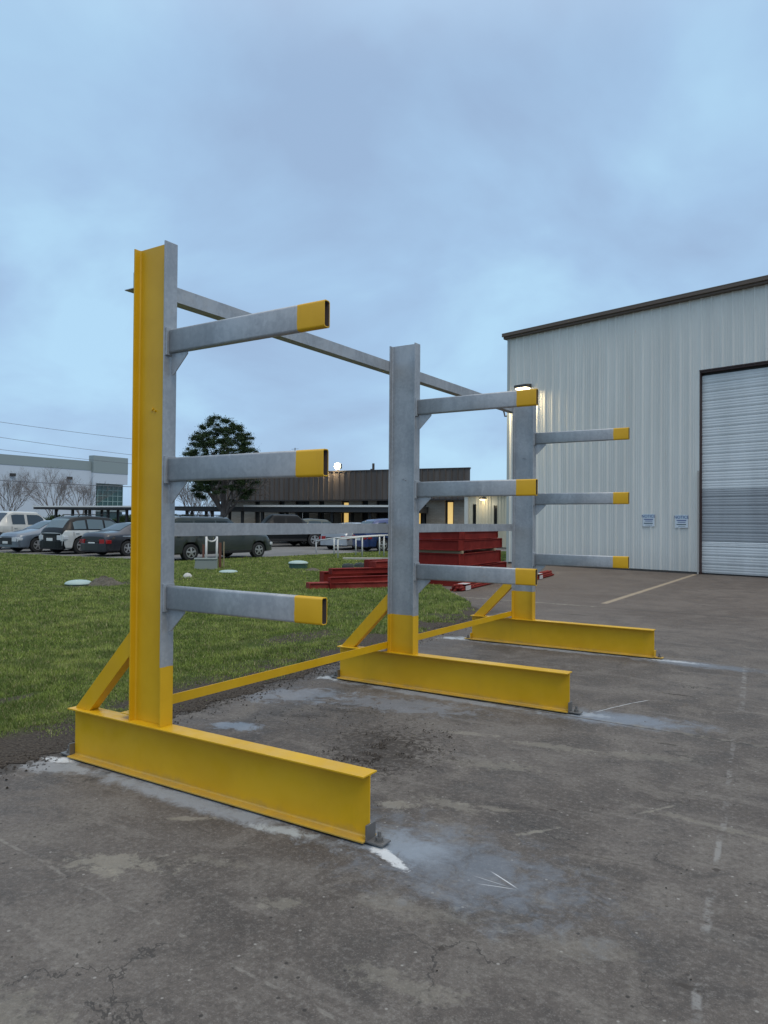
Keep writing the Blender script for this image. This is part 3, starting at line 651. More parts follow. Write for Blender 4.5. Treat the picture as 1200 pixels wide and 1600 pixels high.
# ------------------------------------------------------------------ small things on the lawn
LID = mat('pale green fibreglass lid', (.34,.44,.41), .5); GRN = mat('dark green riser', (.035,.085,.065), .6); PVC = mat('white pvc pipe', (.62,.62,.60), .45)
def dome(bm, c, r, h, n=20, rings=5, mi=0):
    c = Vector(c); prev = None
    for k in range(rings):
        a = k/rings*math.pi/2; rr = r*math.cos(a); z = h*math.sin(a)
        ring = [bm.verts.new(c+Vector((rr*math.cos(2*math.pi*i/n), rr*math.sin(2*math.pi*i/n), z))) for i in range(n)]
        if prev:
            for i in range(n): bm.faces.new((prev[i], prev[(i+1)%n], ring[(i+1)%n], ring[i])).material_index = mi
        prev = ring
    tp = bm.verts.new(c+Vector((0,0,h)))
    for i in range(n): bm.faces.new((prev[i], prev[(i+1)%n], tp)).material_index = mi
def lid(px, py, r, hr, hd, lab):
    root = empty('access_lid', gp(px, py)); tag(root, lab, 'access lid', 'green access lids set in the lawn')
    bm = bmesh.new(); cyl(bm, (0,0,-.02), r*.92, hr+.02, 20); link_mesh('riser', bm, GRN, root, smooth=False)
    bm = bmesh.new(); cyl(bm, (0,0,hr), r, .025, 20); dome(bm, (0,0,hr+.0255), r*.98, hd); link_mesh('lid', bm, LID, root, smooth=True)
lid(123, 914, .30, .02, .075, 'pale green domed lid low in the lawn at the left, beside a mound of earth')
lid(357, 895, .27, .01, .05, 'flat pale green lid in the grass near the utility pipes')
lid(466, 889, .31, .17, .07, 'domed lid on a raised dark green riser in the lawn, tallest of the lids')
o = link_mesh('stone', (lambda bm: (dome(bm, (0,0,-.02), .13, .14, 9, 3), bm)[1])(bmesh.new()), mat('pale stone', (.50,.49,.45), .8), None, loc=gp(293, 902)); tag(o, 'small pale stone in the grass right of the near upright', 'stone')
def mound(px, py, rx, ry, h, lab):
    bm = bmesh.new(); n = 26; k = 9; rows = []
    for j in range(k+1):
        row = []
        for i in range(n):
            a = 2*math.pi*i/n; q = j/k; rr = 1-q
            zz = h*(math.sin(q*math.pi/2))**1.4 + (random.uniform(-.12,.16)*h if 0 < j else -.02)
            row.append(bm.verts.new((rx*rr*math.cos(a)*(1+.15*math.sin(3*a)), ry*rr*math.sin(a), zz)))
        rows.append(row)
    for j in range(k):
        for i in range(n): bm.faces.new((rows[j][i], rows[j][(i+1)%n], rows[j+1][(i+1)%n], rows[j+1][i]))
    m = mat('mounded earth', (.13,.115,.09), .95, spec=.1); t = m.node_tree
    L(t, mixc(t, noise(t, pos(t), 22, 6, .75), (.07,.058,.045), (.24,.22,.18)), pbsdf(m).inputs['Base Color']); bump(t, pbsdf(m), noise(t, pos(t), 25, 5, .7), 1, .04)
    o = link_mesh('earth_mound', bm, m, None, loc=gp(px, py), rot=(0,0,YAW)); tag(o, lab, 'earth mound')
mound(163, 915, .42, .30, .20, 'small mound of bare earth beside the domed lid at the left')
mound(488, 891, .22, .2, .07, 'low spill of earth right of the raised green lid')
# utility box with white pvc loops and rusty stakes
u = empty('utility_box', gp(321, 890), YAW+.25); tag(u, 'grey green low utility box in the lawn', 'utility box')
UB = mat('grey green plastic box', (.20,.23,.215), .7)
bm = boxes(((-.33,-.20,0),(.36,.20,.30))); vs = bm.verts
for v in vs:
    if v.co.z > .1: v.co.x *= .92; v.co.y *= .85
link_mesh('cabinet', bm, UB, u, bevel=.02); link_mesh('cover', boxes(((-.34,-.19,.302),(.35,.19,.35))), UB, u, bevel=.015)
def pvc_frame(px0, px1, py, ht):
    a = gp(px0, py); b = gp(px1, py-1); root = empty("pipe_loop", a); tag(root, "white plastic pipe loop standing behind the utility box", "pipe loop")
    d = b-a; link = []
    for q in (Vector((0,0,0)), d):
        bm = bmesh.new(); tube(bm, [q, q+Vector((0,0,ht))], .035, 8); link_mesh('post', bm, PVC, root, smooth=True)
    bm = bmesh.new(); tube(bm, [Vector((0,0,ht))]+[d*(.5-.5*math.cos(a_))+Vector((0,0,ht-.16*math.sin(a_))) for a_ in np.linspace(.3, 2.84, 7)]+[d+Vector((0,0,ht))], .026, 8); link_mesh('loop', bm, PVC, root, smooth=True)
pvc_frame(322, 338.5, 887, .98)
RUST = mat('rusty steel', (.14,.055,.035), .8)
for i, (px, py, ht, lab) in enumerate(((317.5, 889, .75, 'rusty stake in front of the utility box'), (343.5, 888, .80, 'thick rusty stake right of the white pipe loop'), (349.5, 887, .82, 'thin tan stake farthest right of the utility box'))):
    bm = bmesh.new(); tube(bm, [(0,0,-.02),(0,0,ht)], (.035,.045,.02)[i], 6); o = link_mesh('stake', bm, RUST if i < 2 else WOOD, None, loc=gp(px, py)); tag(o, lab, 'stake', 'stakes around the utility box')
# worn tyres and a concrete block
TYRE = mat('black rubber', (.02,.02,.021), .8)
def torus(bm, c, R0, r, n=24, k=10):
    g = []
    for i in range(n):
        a = 2*math.pi*i/n
        g.append([bm.verts.new(Vector(c)+Vector(((R0+r*math.cos(2*math.pi*j/k))*math.cos(a), (R0+r*math.cos(2*math.pi*j/k))*math.sin(a), r*1.1*math.sin(2*math.pi*j/k)))) for j in range(k)])
    for i in range(n):
        for j in range(k): bm.faces.new((g[i][j], g[(i+1)%n][j], g[(i+1)%n][(j+1)%k], g[i][(j+1)%k]))
for px, py, lab in ((544, 888.5, 'dark round cover lying on the lawn, left of the pair behind the low red pile'), (563, 887, 'dark round cover lying on the lawn, right of the pair behind the low red pile')):
    bm = bmesh.new(); cyl(bm, (0,0,-.01), .20, .13, 22); cyl(bm, (0,0,.125), .165, .025, 22); cyl(bm, (0,0,.151), .05, .02, 12)
    o = link_mesh('round_cover', bm, mat('dark cover', (.055,.065,.062), .7), None, loc=gp(px, py), bevel=.015); tag(o, lab, 'round cover', 'round covers on the lawn')
for px, py, w_, lab in ((584, 886, .27, 'weathered stone block with pale top behind the low red pile'), (609, 884, .24, 'stone block partly behind the middle upright')):
    bm = boxes(((-w_,-.2,-.01),(w_,.2,.20))); box(bm, (-w_-.03,-.23,.203), (w_+.03,.23,.26)); o = link_mesh('stone_block', bm, mat('weathered stone', (.17,.165,.14), .9), None, loc=gp(px, py), rot=(0,0,YAW), bevel=.02); tag(o, lab, 'stone block', 'stone blocks on the lawn')
# white pipe railing
rail = empty('pipe_railing', gp(528, 871)); tag(rail, 'white pipe railing standing at the lawn edge in front of parked cars', 'railing')
O = Vector(rail.location)
def top_at(px, pyb, pyt): 
    g = gp(px, pyb); dep = g.dot(fwd) if False else (g-Vector((0,0,EYE))).dot(fwd); return g, at(px, pyt, dep)
rows = [[(494,864,845),(522,868,841),(556,868,838.5),(593,868,836.5),(625,867,836)], [(528,872,843),(566,871,839),(600,870,837)]]
for row in rows:
    tops = []
    for px, pb, ptp in row:
        g, tp = top_at(px, pb, ptp); tops.append(tp-O)
        bm = bmesh.new(); tube(bm, [g-O, tp-O], .030, 8); link_mesh('post', bm, PVC, rail, smooth=True)
    bm = bmesh.new(); tube(bm, tops, .030, 8); link_mesh('rail', bm, PVC, rail, smooth=True)
o = link_mesh('curb_rail', boxes(((0,-.05,0),(3.0,.05,.09))), mat('pale concrete', (.42,.41,.37), .8), None, loc=gp(536, 874.5), rot=(0,0,YAW+.0), bevel=.01); tag(o, 'low pale kerb piece on the grass under the white railing', 'kerb')
# ------------------------------------------------------------------ vehicles
GLASS = mat('tinted car glass', (.02,.03,.035), .08, spec=.9); BLK = mat('black plastic', (.012,.012,.013), .6); CHR = mat('chrome', (.6,.6,.6), .15, 1.0)
ALLOY = mat('alloy wheel', (.48,.49,.50), .35, .6); REDL = mat('red lamp lens', (.30,.010,.012), .25); CLR = mat('clear lamp lens', (.55,.58,.60), .15); PLATE = mat('number plate', (.62,.64,.62), .5)
def paint(name, c, metal=.3):
    m = mat(name, c, .28, metal); b = pbsdf(m); b.inputs['Coat Weight'].default_value = .6; b.inputs['Coat Roughness'].default_value = .08
    t = m.node_tree; q = mixc(t, mrange(t, noise(t, objc(t), 1.6, 6, .7), .45, .75, 0, .22), c, (.10,.095,.085)); L(t, q, b.inputs['Base Color']); return m
def interp(P, x):
    P = sorted(P); 
    if x <= P[0][0]: return P[0][1]
    for (a, b), (c, d) in zip(P, P[1:]):
        if x <= c:
            u_ = (x-a)/(c-a); return b + (d-b)*u_
    return P[-1][1]
def smooth_interp(P, x, h=.05):
    return (interp(P, x-h)+2*interp(P, x)+interp(P, x+h))/4
def car(loc, heading, L_, W, top, belt, roofw, wb, lab, pm, cat, tint=None, wheel_r=.33, windows=(), fshield=None, rshield=None, clear=.22, bed=None, rear='lamps', lower=None, uppm=None, rack_rails=False, group='vehicles parked beyond the lawn', name='parked_car', zs=1, tail=None):
    """x forward from rear (0) to nose (L_). top/belt: profile points (x,z)."""
    root = empty(name, (loc[0], loc[1], -.008), heading); tag(root, lab, cat, group); root.scale.z = zs
    hw = W/2; n = 90; xs = [L_*i/n for i in range(n+1)]
    ax = wb; ra = wheel_r*1.17
    def half(x):
        e = min(x, L_-x); k = min(1, e/.45); return hw*(.86+.14*math.sin(k*math.pi/2))
    def zt(x): return smooth_interp(top, x)
    def zb(x): return smooth_interp(belt, x)
    def roof_half(x):
        # half width of the top surface: narrower where it is roof, nearly full where bonnet or boot
        k = max(0, min(1, (zt(x)-zb(x)-.02)/.28)); return half(x)*(.90*(1-k)+roofw*k)
    def section(x):
        w_ = half(x); z0 = clear + (.10 if x < .12 or x > L_-.12 else 0)
        for c in ax:
            if abs(x-c) < ra: z0 = max(z0, wheel_r+math.sqrt(ra*ra-(x-c)**2))
        b_ = min(zb(x), zt(x)-.01); zm = max(z0+.02, (b_+clear)*.55); rh = roof_half(x); t_ = zt(x); side = t_-b_
        zs = t_-min(.07, side*.35)
        return [(0,z0),(w_*.93,z0),(w_*.985,min(z0+.05,zm)),(w_,zm),(w_*.985,max(b_-.06,zm+.004)),(w_*.955,b_),(rh+ (w_*.955-rh)*.08, zs),(rh*.90,t_-.012 if side > .1 else t_-.004),(rh*.5,t_+.012),(0,t_+.018)]
    bm = bmesh.new(); rows_ = []
    for x in xs:
        S = section(x); S = S + [(-y, z) for y, z in S[-2:0:-1]]
        rows_.append([bm.verts.new((x, -y, z)) for y, z in S])
    k = len(rows_[0])
    split = uppm is not None
    for a, b in zip(rows_, rows_[1:]):
        for i in range(k):
            f = bm.faces.new((a[i], b[i], b[(i+1)%k], a[(i+1)%k]))
            if split and 5 <= i <= 12: f.material_index = 1
    bm.faces.new(rows_[0]); bm.faces.new(rows_[-1][::-1]); bmesh.ops.recalc_face_normals(bm, faces=bm.faces)
    for f in bm.faces: f.smooth = len(f.verts) == 4
    body = link_mesh('body', bm, None, root, mats=[pm, uppm or pm])
    mo = body.modifiers.new('edges', 'EDGE_SPLIT'); mo.split_angle = R(38)
    # side glass follows the flank of the cabin
    def side_pt(x, u_, s, off=.012):
        S = section(x); (y0, z0), (y1, z1) = S[5], S[6]
        return Vector((x, s*-(y0+(y1-y0)*u_+off), z0+(z1-z0)*u_))
    for s in (1, -1):
        for (xa, xb, ua, ub) in windows:
            bm = bmesh.new(); q = 8; g = [[bm.verts.new(side_pt(xa+(xb-xa)*i/q, u_, s)) for u_ in (ua, (ua+ub)/2, ub)] for i in range(q+1)]
            for i in range(q):
                for j in range(2): bm.faces.new((g[i][j], g[i+1][j], g[i+1][j+1], g[i][j+1]))
            bmesh.ops.recalc_face_normals(bm, faces=bm.faces); link_mesh('side_window', bm, tint or GLASS, root, smooth=True)
    def shield(name_, xa, xb, inset=.86):
        bm = bmesh.new(); q = 8; g = []
        for i in range(q+1):
            x = xa+(xb-xa)*i/q; rh = roof_half(x)*inset; z = zt(x); g.append([bm.verts.new((x, rh*f_, z+.030-.022*abs(f_)**2)) for f_ in (-1,-.5,0,.5,1)])
        for i in range(q):
            for j in range(4): bm.faces.new((g[i][j], g[i+1][j], g[i+1][j+1], g[i][j+1]))
        bmesh.ops.recalc_face_normals(bm, faces=bm.faces)
        link_mesh(name_, bm, tint or GLASS, root, smooth=True)
    if fshield: shield('windscreen', *fshield)
    if rshield: shield('rear_window', *rshield)
    for c in ax:
        for s in (1, -1):
            wr = empty('wheel', (c, s*(hw-.13), wheel_r)); wr.parent = root
            bm = bmesh.new(); tube(bm, [(0,-.10,0),(0,-.085,0),(0,.085,0),(0,.10,0)], [wheel_r*.93, wheel_r, wheel_r, wheel_r*.93], 24); link_mesh('tyre', bm, TYRE, wr)
            bm = bmesh.new(); yy = s*.101; r_ = wheel_r*.62
            tube(bm, [(0,yy-s*.004,0),(0,yy+s*.004,0)], r_, 24, 1)
            for a in range(5):
                an = R(a*72+20); d = Vector((math.cos(an),0,math.sin(an))); p_ = Vector((-math.sin(an),0,math.cos(an))); o_ = Vector((0,yy+s*.006,0))
                q = [bm.verts.new(o_+d*r1*r_+p_*w1*r_+Vector((0,s*dy_,0))) for r1, w1, dy_ in ((.12,-.16,.02),(.98,-.17,.0),(.98,.17,.0),(.12,.16,.02))]; bm.faces.new(q)
            tube(bm, [(0,yy+s*.004,0),(0,yy+s*.03,0)], r_*.22, 12)
            ring = [[bm.verts.new((r_*k_*math.cos(2*math.pi*i/24), yy+s*.012, r_*k_*math.sin(2*math.pi*i/24))) for i in range(24)] for k_ in (.90, 1.02)]
            for i in range(24): bm.faces.new((ring[0][i], ring[0][(i+1)%24], ring[1][(i+1)%24], ring[1][i]))
            link_mesh('rim', bm, None, wr, mats=[ALLOY, BLK])
    # sills, bumpers, lamps, plate, mirrors, handles
    def endpt(x, f_, z): return Vector((x, f_*half(max(.02, min(L_-.02, x))), z))
    zr = zb(.05); zf = zt(L_-.05)
    lw = lower or BLK
    def prism_end(x, s, y0, y1, z0, z1, th, name_, m_, wrap=0):
        bm = bmesh.new(); yy = np.linspace(y0, y1, 9); o_ = []
        for y in yy:
            xx = x + s*(.03 - .10*abs(y)**4*1.0)      # bowed plan
            o_.append((xx, y*half(.02 if s < 0 else L_-.02)*1.0))
        fr = [[bm.verts.new((a_+s*th, b_, z0)), bm.verts.new((a_+s*th, b_, z1))] for a_, b_ in o_]; bk = [[bm.verts.new((a_-s*.10, b_, z0)), bm.verts.new((a_-s*.10, b_, z1))] for a_, b_ in o_]
        for i in range(8):
            bm.faces.new((fr[i][0], fr[i+1][0], fr[i+1][1], fr[i][1])); bm.faces.new((fr[i][1], fr[i+1][1], bk[i+1][1], bk[i][1])); bm.faces.new((bk[i][0], bk[i+1][0], fr[i+1][0], fr[i][0]))
        for i in (0, 8): bm.faces.new((fr[i][0], fr[i][1], bk[i][1], bk[i][0]))
        bmesh.ops.recalc_face_normals(bm, faces=bm.faces); return link_mesh(name_, bm, m_, root, bevel=.012)
    prism_end(0, -1, -1.02, 1.02, clear+.02, clear+.33, .06, 'rear_bumper', lw if lower else pm)
    prism_end(0, -1, -.98, .98, clear-.03, clear+.12, .045, 'bumper_skirt', BLK)
    prism_end(L_, 1, -1.02, 1.02, clear+.02, clear+.30, .05, 'front_bumper', lw if lower else pm)
    prism_end(L_, 1, -.62, .62, clear+.14, clear+.44, .062, 'grille', BLK)
    prism_end(L_, 1, -.26, .26, clear+.17, clear+.28, .075, 'number_plate', PLATE)
    prism_end(0, -1, -.26, .26, zr-.36, zr-.22, .045, 'number_plate', PLATE)
    prism_end(0, -1, -.55, .55, zr-.40, zr-.16, .032, 'plate_recess', BLK)
    if tail: prism_end(0, -1, -.95, .95, clear+.30, zr-.02, .022, 'tailgate', tail)
    for s in (1, -1):
        a_, b_ = (.60, 1.02) if s > 0 else (-1.02, -.60)
        prism_end(0, -1, a_, b_, zr-.30, zr-.10, .04, 'tail_lamp', REDL if rear == 'lamps' else CLR)
        bm = boxes(((.02, hw*.86*s-.01 if s > 0 else -hw*.96, zr-.28), (.36, hw*.96 if s > 0 else -hw*.86+.01, zr-.12))); link_mesh('tail_lamp', bm, REDL if rear == 'lamps' else CLR, root, bevel=.02)
        prism_end(L_, 1, a_, b_, zf-.26, zf-.08, .05, 'headlight', CLR)
        bm = boxes(((L_-.42, hw*.84 if s > 0 else -hw*.955, zf-.22), (L_-.04, hw*.955 if s > 0 else -hw*.84, zf-.08))); link_mesh('headlight', bm, CLR, root, bevel=.03)
        if fshield:
            mx = min(fshield)+(.55 if fshield[0] > fshield[1] else .75); mx = max(fshield)-.30
            y0 = hw*.97*s; bm = boxes(((mx-.08, min(y0, y0+s*.20), zb(mx)-.02), (mx+.06, max(y0, y0+s*.20), zb(mx)+.14))); link_mesh('mirror', bm, pm, root, bevel=.03)
        for (xa, xb, ua, ub) in windows[:2]:
            hx = min(xa, xb)+.06; p_ = Vector((hx, s*(hw+.004), zb(hx)-.13)); bm = boxes(((hx, min(s*hw, s*(hw+.03)), p_.z), (hx+.17, max(s*hw, s*(hw+.03)), p_.z+.03))); link_mesh('door_handle', bm, pm, root, bevel=.006)
        for (xa, xb, ua, ub) in windows[:3]:     # door shut lines
            xx = min(xa, xb)-.05; z0 = clear+.10
            if min(abs(xx-c) for c in ax) < ra: z0 = wheel_r+ra*1.0
            bm = boxes(((xx-.005, min(s*hw*.99, s*(hw+.003)), z0), (xx+.005, max(s*hw*.99, s*(hw+.003)), zb(xx)-.05))); link_mesh('door_gap', bm, BLK, root)
        bm = boxes(((ax[0]+ra+.03, min(s*hw*.93, s*(hw+.008)), clear-.03), (ax[1]-ra-.03, max(s*hw*.93, s*(hw+.008)), clear+.10))); link_mesh('sill', bm, BLK, root, bevel=.01)
        if rack_rails:
            x0_, x1_ = rack_rails; z_ = zt((x0_+x1_)/2)+.07; bm = bmesh.new(); yy = s*roof_half((x0_+x1_)/2)*.86
            tube(bm, [(x0_, yy, zt(x0_)), (x0_+.1, yy, z_), (x1_-.1, yy, z_), (x1_, yy, zt(x1_))], .02, 6); link_mesh('roof_rail', bm, BLK, root)
    link_mesh('underbody', boxes(((.25,-hw*.72,clear-.02),(L_-.25,hw*.72,clear+.25))), BLK, root)
    if bed:
        x0_, x1_ = bed; link_mesh('bed_cover', boxes(((x0_, -hw*.86, zt((x0_+x1_)/2)+.0), (x1_, hw*.86, zt((x0_+x1_)/2)+.045))), BLK, root, bevel=.02)
    return root
H90 = R(90)
PALEB = mat('pale reflecting glass', (.10,.14,.15), .12, spec=1.0)
# dark sedan, tail towards the lawn
sed_top = [(0,.80),(.10,1.00),(.75,1.06),(1.55,1.40),(2.0,1.44),(2.7,1.43),(3.55,1.03),(4.5,.86),(4.75,.60)]; sed_belt = [(0,.74),(.1,.90),(1.0,.95),(2.5,.92),(3.5,.90),(4.5,.76),(4.8,.55)]
sed_win = ((1.95,2.62,.10,.86),(2.72,3.42,.10,.86),(1.28,1.85,.12,.78))
DKP = paint('charcoal car paint', (.028,.030,.040)); GRP = paint('blue grey car paint', (.13,.16,.20)); WHP = paint('white car paint', (.52,.54,.53), .0); BKP = mat('black car paint', (.008,.009,.010), .3, spec=.25)
SAND = paint('off white truck paint', (.47,.46,.42), .0); GGN = paint('dark grey green paint', (.045,.055,.052)); SIL = paint('silver car paint', (.42,.46,.50), .3); NAVY = paint('deep blue car paint', (.012,.035,.14)); DGR = paint('dark green car paint', (.03,.045,.038))
g = gp(139, 869)
car((g.x+.02, g.y+.15), R(91), 4.8, 1.82, sed_top, sed_belt, .64, (1.05, 3.82), 'dark charcoal sedan parked tail first beside the near upright', DKP, 'car', windows=sed_win, zs=.96, fshield=(2.85,3.50), rshield=(.82,1.52), tint=None)
# black and white hatchback
ht_top = [(0,.88),(.08,1.06),(.45,1.48),(.7,1.60),(1.4,1.66),(2.5,1.60),(3.35,1.08),(4.1,.96),(4.4,.66)]; ht_belt = [(0,.80),(.1,1.02),(2.0,1.02),(3.3,.98),(4.2,.84),(4.45,.6)]
g = gp(74, 865.5)
car((g.x, g.y+.15), R(91), 4.45, 1.86, ht_top, ht_belt, .74, (.86, 3.50), 'black and white hatchback with pale lower body and dark roof', WHP, 'car', uppm=BKP, tint=PALEB, windows=((.52,1.12,.12,.82),(1.22,2.02,.10,.86),(2.12,2.95,.10,.84)), fshield=(2.62,3.28), rshield=(.13,.50), lower=BKP, tail=BKP, rear='clear', rack_rails=(.9,2.5), clear=.24, wheel_r=.36)
# grey blue sedan nose to the lawn
g = gp(9, 863)
car((g.x, g.y+4.75), R(-91), 4.65, 1.80, sed_top, sed_belt, .64, (1.0, 3.72), 'blue grey sedan parked nose first between the pickup and the hatchback', GRP, 'car', windows=sed_win, fshield=(2.85,3.50), rshield=(.82,1.52))
# off white crew cab pickup
pk_top = [(0,1.22),(1.45,1.24),(1.50,1.28),(2.0,1.82),(2.2,1.88),(3.5,1.86),(4.25,1.26),(5.3,1.16),(5.55,.8)]; pk_belt = [(0,1.15),(1.5,1.18),(4.2,1.16),(5.3,1.05),(5.6,.75)]
car((-36.0, 18.7), R(90), 5.6, 2.0, pk_top, pk_belt, .74, (1.25, 4.50), 'off white crew cab pickup at the far left end of the parking row', SAND, 'pickup truck', windows=((2.05,2.72,.10,.86),(2.86,3.75,.08,.86)), fshield=(3.58,4.20), rshield=(1.55,1.96), bed=(.1,1.4), clear=.36, wheel_r=.40, lower=CHR)
# grey green large suv
sv_top = [(0,1.10),(.10,1.30),(.35,1.78),(.7,1.88),(3.2,1.87),(4.15,1.28),(5.25,1.14),(5.5,.8)]; sv_belt = [(0,1.0),(.1,1.16),(4.1,1.14),(5.2,1.02),(5.55,.75)]
car((-21.62, 17.85), R(88.6), 5.6, 2.0, sv_top, sv_belt, .78, (1.18, 4.72), 'large dark grey green suv parked at the lawn edge right of the near upright', GGN, 'suv', zs=.875, windows=((.45,1.35,.12,.82),(1.48,2.45,.10,.86),(2.55,3.45,.10,.86)), fshield=(3.3,4.1), rshield=(.14,.36), clear=.30, wheel_r=.36, lower=CHR, rack_rails=(.9,3.1))
DKT = mat('unlit dark glass', (.012,.013,.014), .5, spec=.15)
def far_car(px, depth, rot, dims, lab, pm, cat, **kw):
    p_ = at(px, 820, depth); d = math.atan2(ray(px, 812).y, ray(px, 812).x) + rot
    car((p_.x, p_.y), d, *dims, lab, pm, cat, group='vehicles in the lane by the brown office', **kw)
S_ = (4.75, 1.82, sed_top, sed_belt, .64, (1.05, 3.82)); K_ = (5.6, 2.0, pk_top, pk_belt, .74, (1.25, 4.5)); T_ = (4.45, 1.86, ht_top, ht_belt, .74, (.86, 3.5))
far_car(368, 43, R(-80), K_, 'black pickup behind the grey green suv under the carport', BKP, 'pickup truck', tint=DKT, windows=((2.05,2.72,.10,.86),(2.86,3.75,.08,.86)), fshield=(3.58,4.2), clear=.36, wheel_r=.40)
far_car(446, 45, R(-70), T_, 'dark green hatchback parked between black pickup and silver sedan', DGR, 'car', windows=((.52,1.12,.12,.82),(1.22,2.02,.10,.86),(2.12,2.95,.10,.84)), fshield=(2.62,3.28), rshield=(.13,.50))
far_car(521, 39, R(-30), S_, 'silver sedan with red tail lamps behind the white railing', SIL, 'car', windows=sed_win, fshield=(2.85,3.5), rshield=(.82,1.52), tint=PALEB)
far_car(562, 37.5, R(-62), T_, 'deep blue hatchback behind the white railing beside the silver sedan', NAVY, 'car', windows=((.52,1.12,.12,.82),(1.22,2.02,.10,.86),(2.12,2.95,.10,.84)), fshield=(2.62,3.28), rshield=(.13,.50))
far_car(188, 44, R(-75), S_, 'dark sedan parked under the left carport', BKP, 'car', tint=DKT, windows=sed_win, fshield=(2.85,3.5), rshield=(.82,1.52))
# ------------------------------------------------------------------ brown office building
P1 = at(345, 812, 57.2); P2 = at(731, 812, 48.6); P1.z = P2.z = 0; bx = (P2-P1).normalized(); BL = (P2-P1).length
ob = empty('office_building', P1, math.atan2(bx.y, bx.x)); tag(ob, 'long low tan brick office with dark brown ribbed metal fascia', 'building')
FAS = metal_panel('dark brown ribbed fascia', (.085,.070,.060), (.12,.10,.086), streak=.2)
def brick():
    m = mat('tan brick', rough=.85); t = m.node_tree; b = pbsdf(m); p = objc(t)
    bt = t.nodes.new('ShaderNodeTexBrick'); s = sepx(t, p); cbn = t.nodes.new('ShaderNodeCombineXYZ'); L(t, s[0], cbn.inputs[0]); L(t, s[2], cbn.inputs[1]); L(t, cbn.outputs[0], bt.inputs['Vector'])
    bt.inputs['Scale'].default_value = 1; bt.inputs['Brick Width'].default_value = .30; bt.inputs['Row Height'].default_value = .10; bt.inputs['Mortar Size'].default_value = .008
    bt.inputs['Color1'].default_value = (.31,.265,.21,1); bt.inputs['Color2'].default_value = (.39,.34,.275,1); bt.inputs['Mortar'].default_value = (.22,.205,.18,1)
    L(t, mixc(t, mrange(t, noise(t, p, .6, 5), .35, .65, 0, .4), bt.outputs['Color'], (.25,.22,.18)), b.inputs['Base Color']); return m
BRICK = brick()
wins = [(px, wd__, kind) for px, wd__, kind in ((402,.45,0),(440,.5,0),(472,1.2,2),(502,.45,0),(539,.6,1),(570,.5,0),(597,.9,0),(652,1.3,1),(702,.62,1))]
def along(px):
    d = ray(px, 812); # intersect plane of facade
    n_ = Vector((bx.y, -bx.x, 0)); t_ = (P1-Vector((0,0,0))).dot(n_)/Vector((d.x,d.y,0)).dot(n_); return (Vector((d.x,d.y,0))*t_-P1).dot(bx)
DKG = mat('dark window glass', (.012,.013,.013), .35, spec=.25); LIT = mat('lit window', (.9,.65,.3), .5, emit=(1.0,.66,.20), estr=.62); FRM = mat('dark window frame', (.03,.026,.024), .5); LITW = mat('lit doorway', (.8,.85,.9), .5, emit=(.75,.85,.9), estr=.9)
spans = sorted((along(px)-wd__/2, along(px)+wd__/2, k) for px, wd__, k in wins)
x = 0
for a, b, k in spans:
    link_mesh('brick_wall', boxes(((x, 0, 0), (a, .35, 3.0))), BRICK, ob); x = b
link_mesh('brick_wall', boxes(((x, 0, 0), (BL, .35, 3.0))), BRICK, ob)
for a, b, k in spans:
    w0 = empty('window' if k < 2 else 'glass_door', (a, 0, 0)); w0.parent = ob; ww = b-a
    fr_ = boxes(((0,.12,.0),(.07,.30,3.0)), ((ww-.07,.12,0),(ww,.30,3.0)), ((.071,.12,2.9),(ww-.071,.30,3.0)), ((.071,.12,0),(ww-.071,.30,.12)))
    if ww > 1: box(fr_, (ww/2-.03,.12,.121), (ww/2+.03,.30,2.899))
    link_mesh('frame', fr_, FRM, w0)
    link_mesh('pane', boxes(((.071,.20,.12),(ww-.071,.23,2.9))), DKG, w0)
    if k == 1:
        x0_, x1_ = (.20, ww*.62) if ww > 1.2 else (.14, ww-.12)
        link_mesh('lit_blind', boxes(((x0_,.16,1.0),(x1_,.195,2.82))), LIT, w0)
    if k == 2: link_mesh('lit_gap', boxes(((ww*.45,.16,1.0),(ww*.50,.195,2.4))), LITW, w0)
bm = bmesh.new(); ribbed(bm, -.3, BL+.3, 3.02, 5.0, pitch=.42, depth=.09, y=-.5, minor=False); link_mesh('fascia', bm, FAS, ob)
bm = boxes(((-.3,-.49,3.0),(BL+.3,.0,3.08)), ((-.3,-.56,4.98),(BL+.30,-.3,5.06)), ((-.3,-.59,2.93),(BL+.33,-.42,2.998))); link_mesh('fascia_trim', bm, mat('dark trim', (.035,.03,.028), .5), ob)
rl = Matrix.Rotation(-math.atan2(bx.y, bx.x), 3, 'Z') @ ray(731, 812); shr = rl.x/rl.y - .03      # the end wall runs back along this skew
def skew(bm):
    for v in bm.verts:
        if v.co.x > BL*.6: v.co.x += shr*max(0, v.co.y)
    return bm
link_mesh('end_fascia', skew(boxes(((BL+.26,-.48,3.085),(BL+.30,16,4.975)))), FAS, ob); link_mesh('roof', skew(boxes(((-.3,-.3,4.9),(BL+.25,16,4.97)))), FAS, ob)
link_mesh('side_wall', skew(boxes(((BL-.35,.36,0),(BL,16,3.0)))), BRICK, ob); link_mesh('side_wall', boxes(((0,.36,0),(.35,16,3.0))), BRICK, ob)
link_mesh('eave_lamp', boxes(((along(640)-.3,.05,2.80),(along(640)+.3,.11,2.88))), LIT, ob)
for px, h_ in ((563, .75), (560, .35)):
    bm = bmesh.new(); cyl(bm, (along(px), 2, 4.97), .09, h_, 10); link_mesh('roof_vent', bm, FRM, ob)
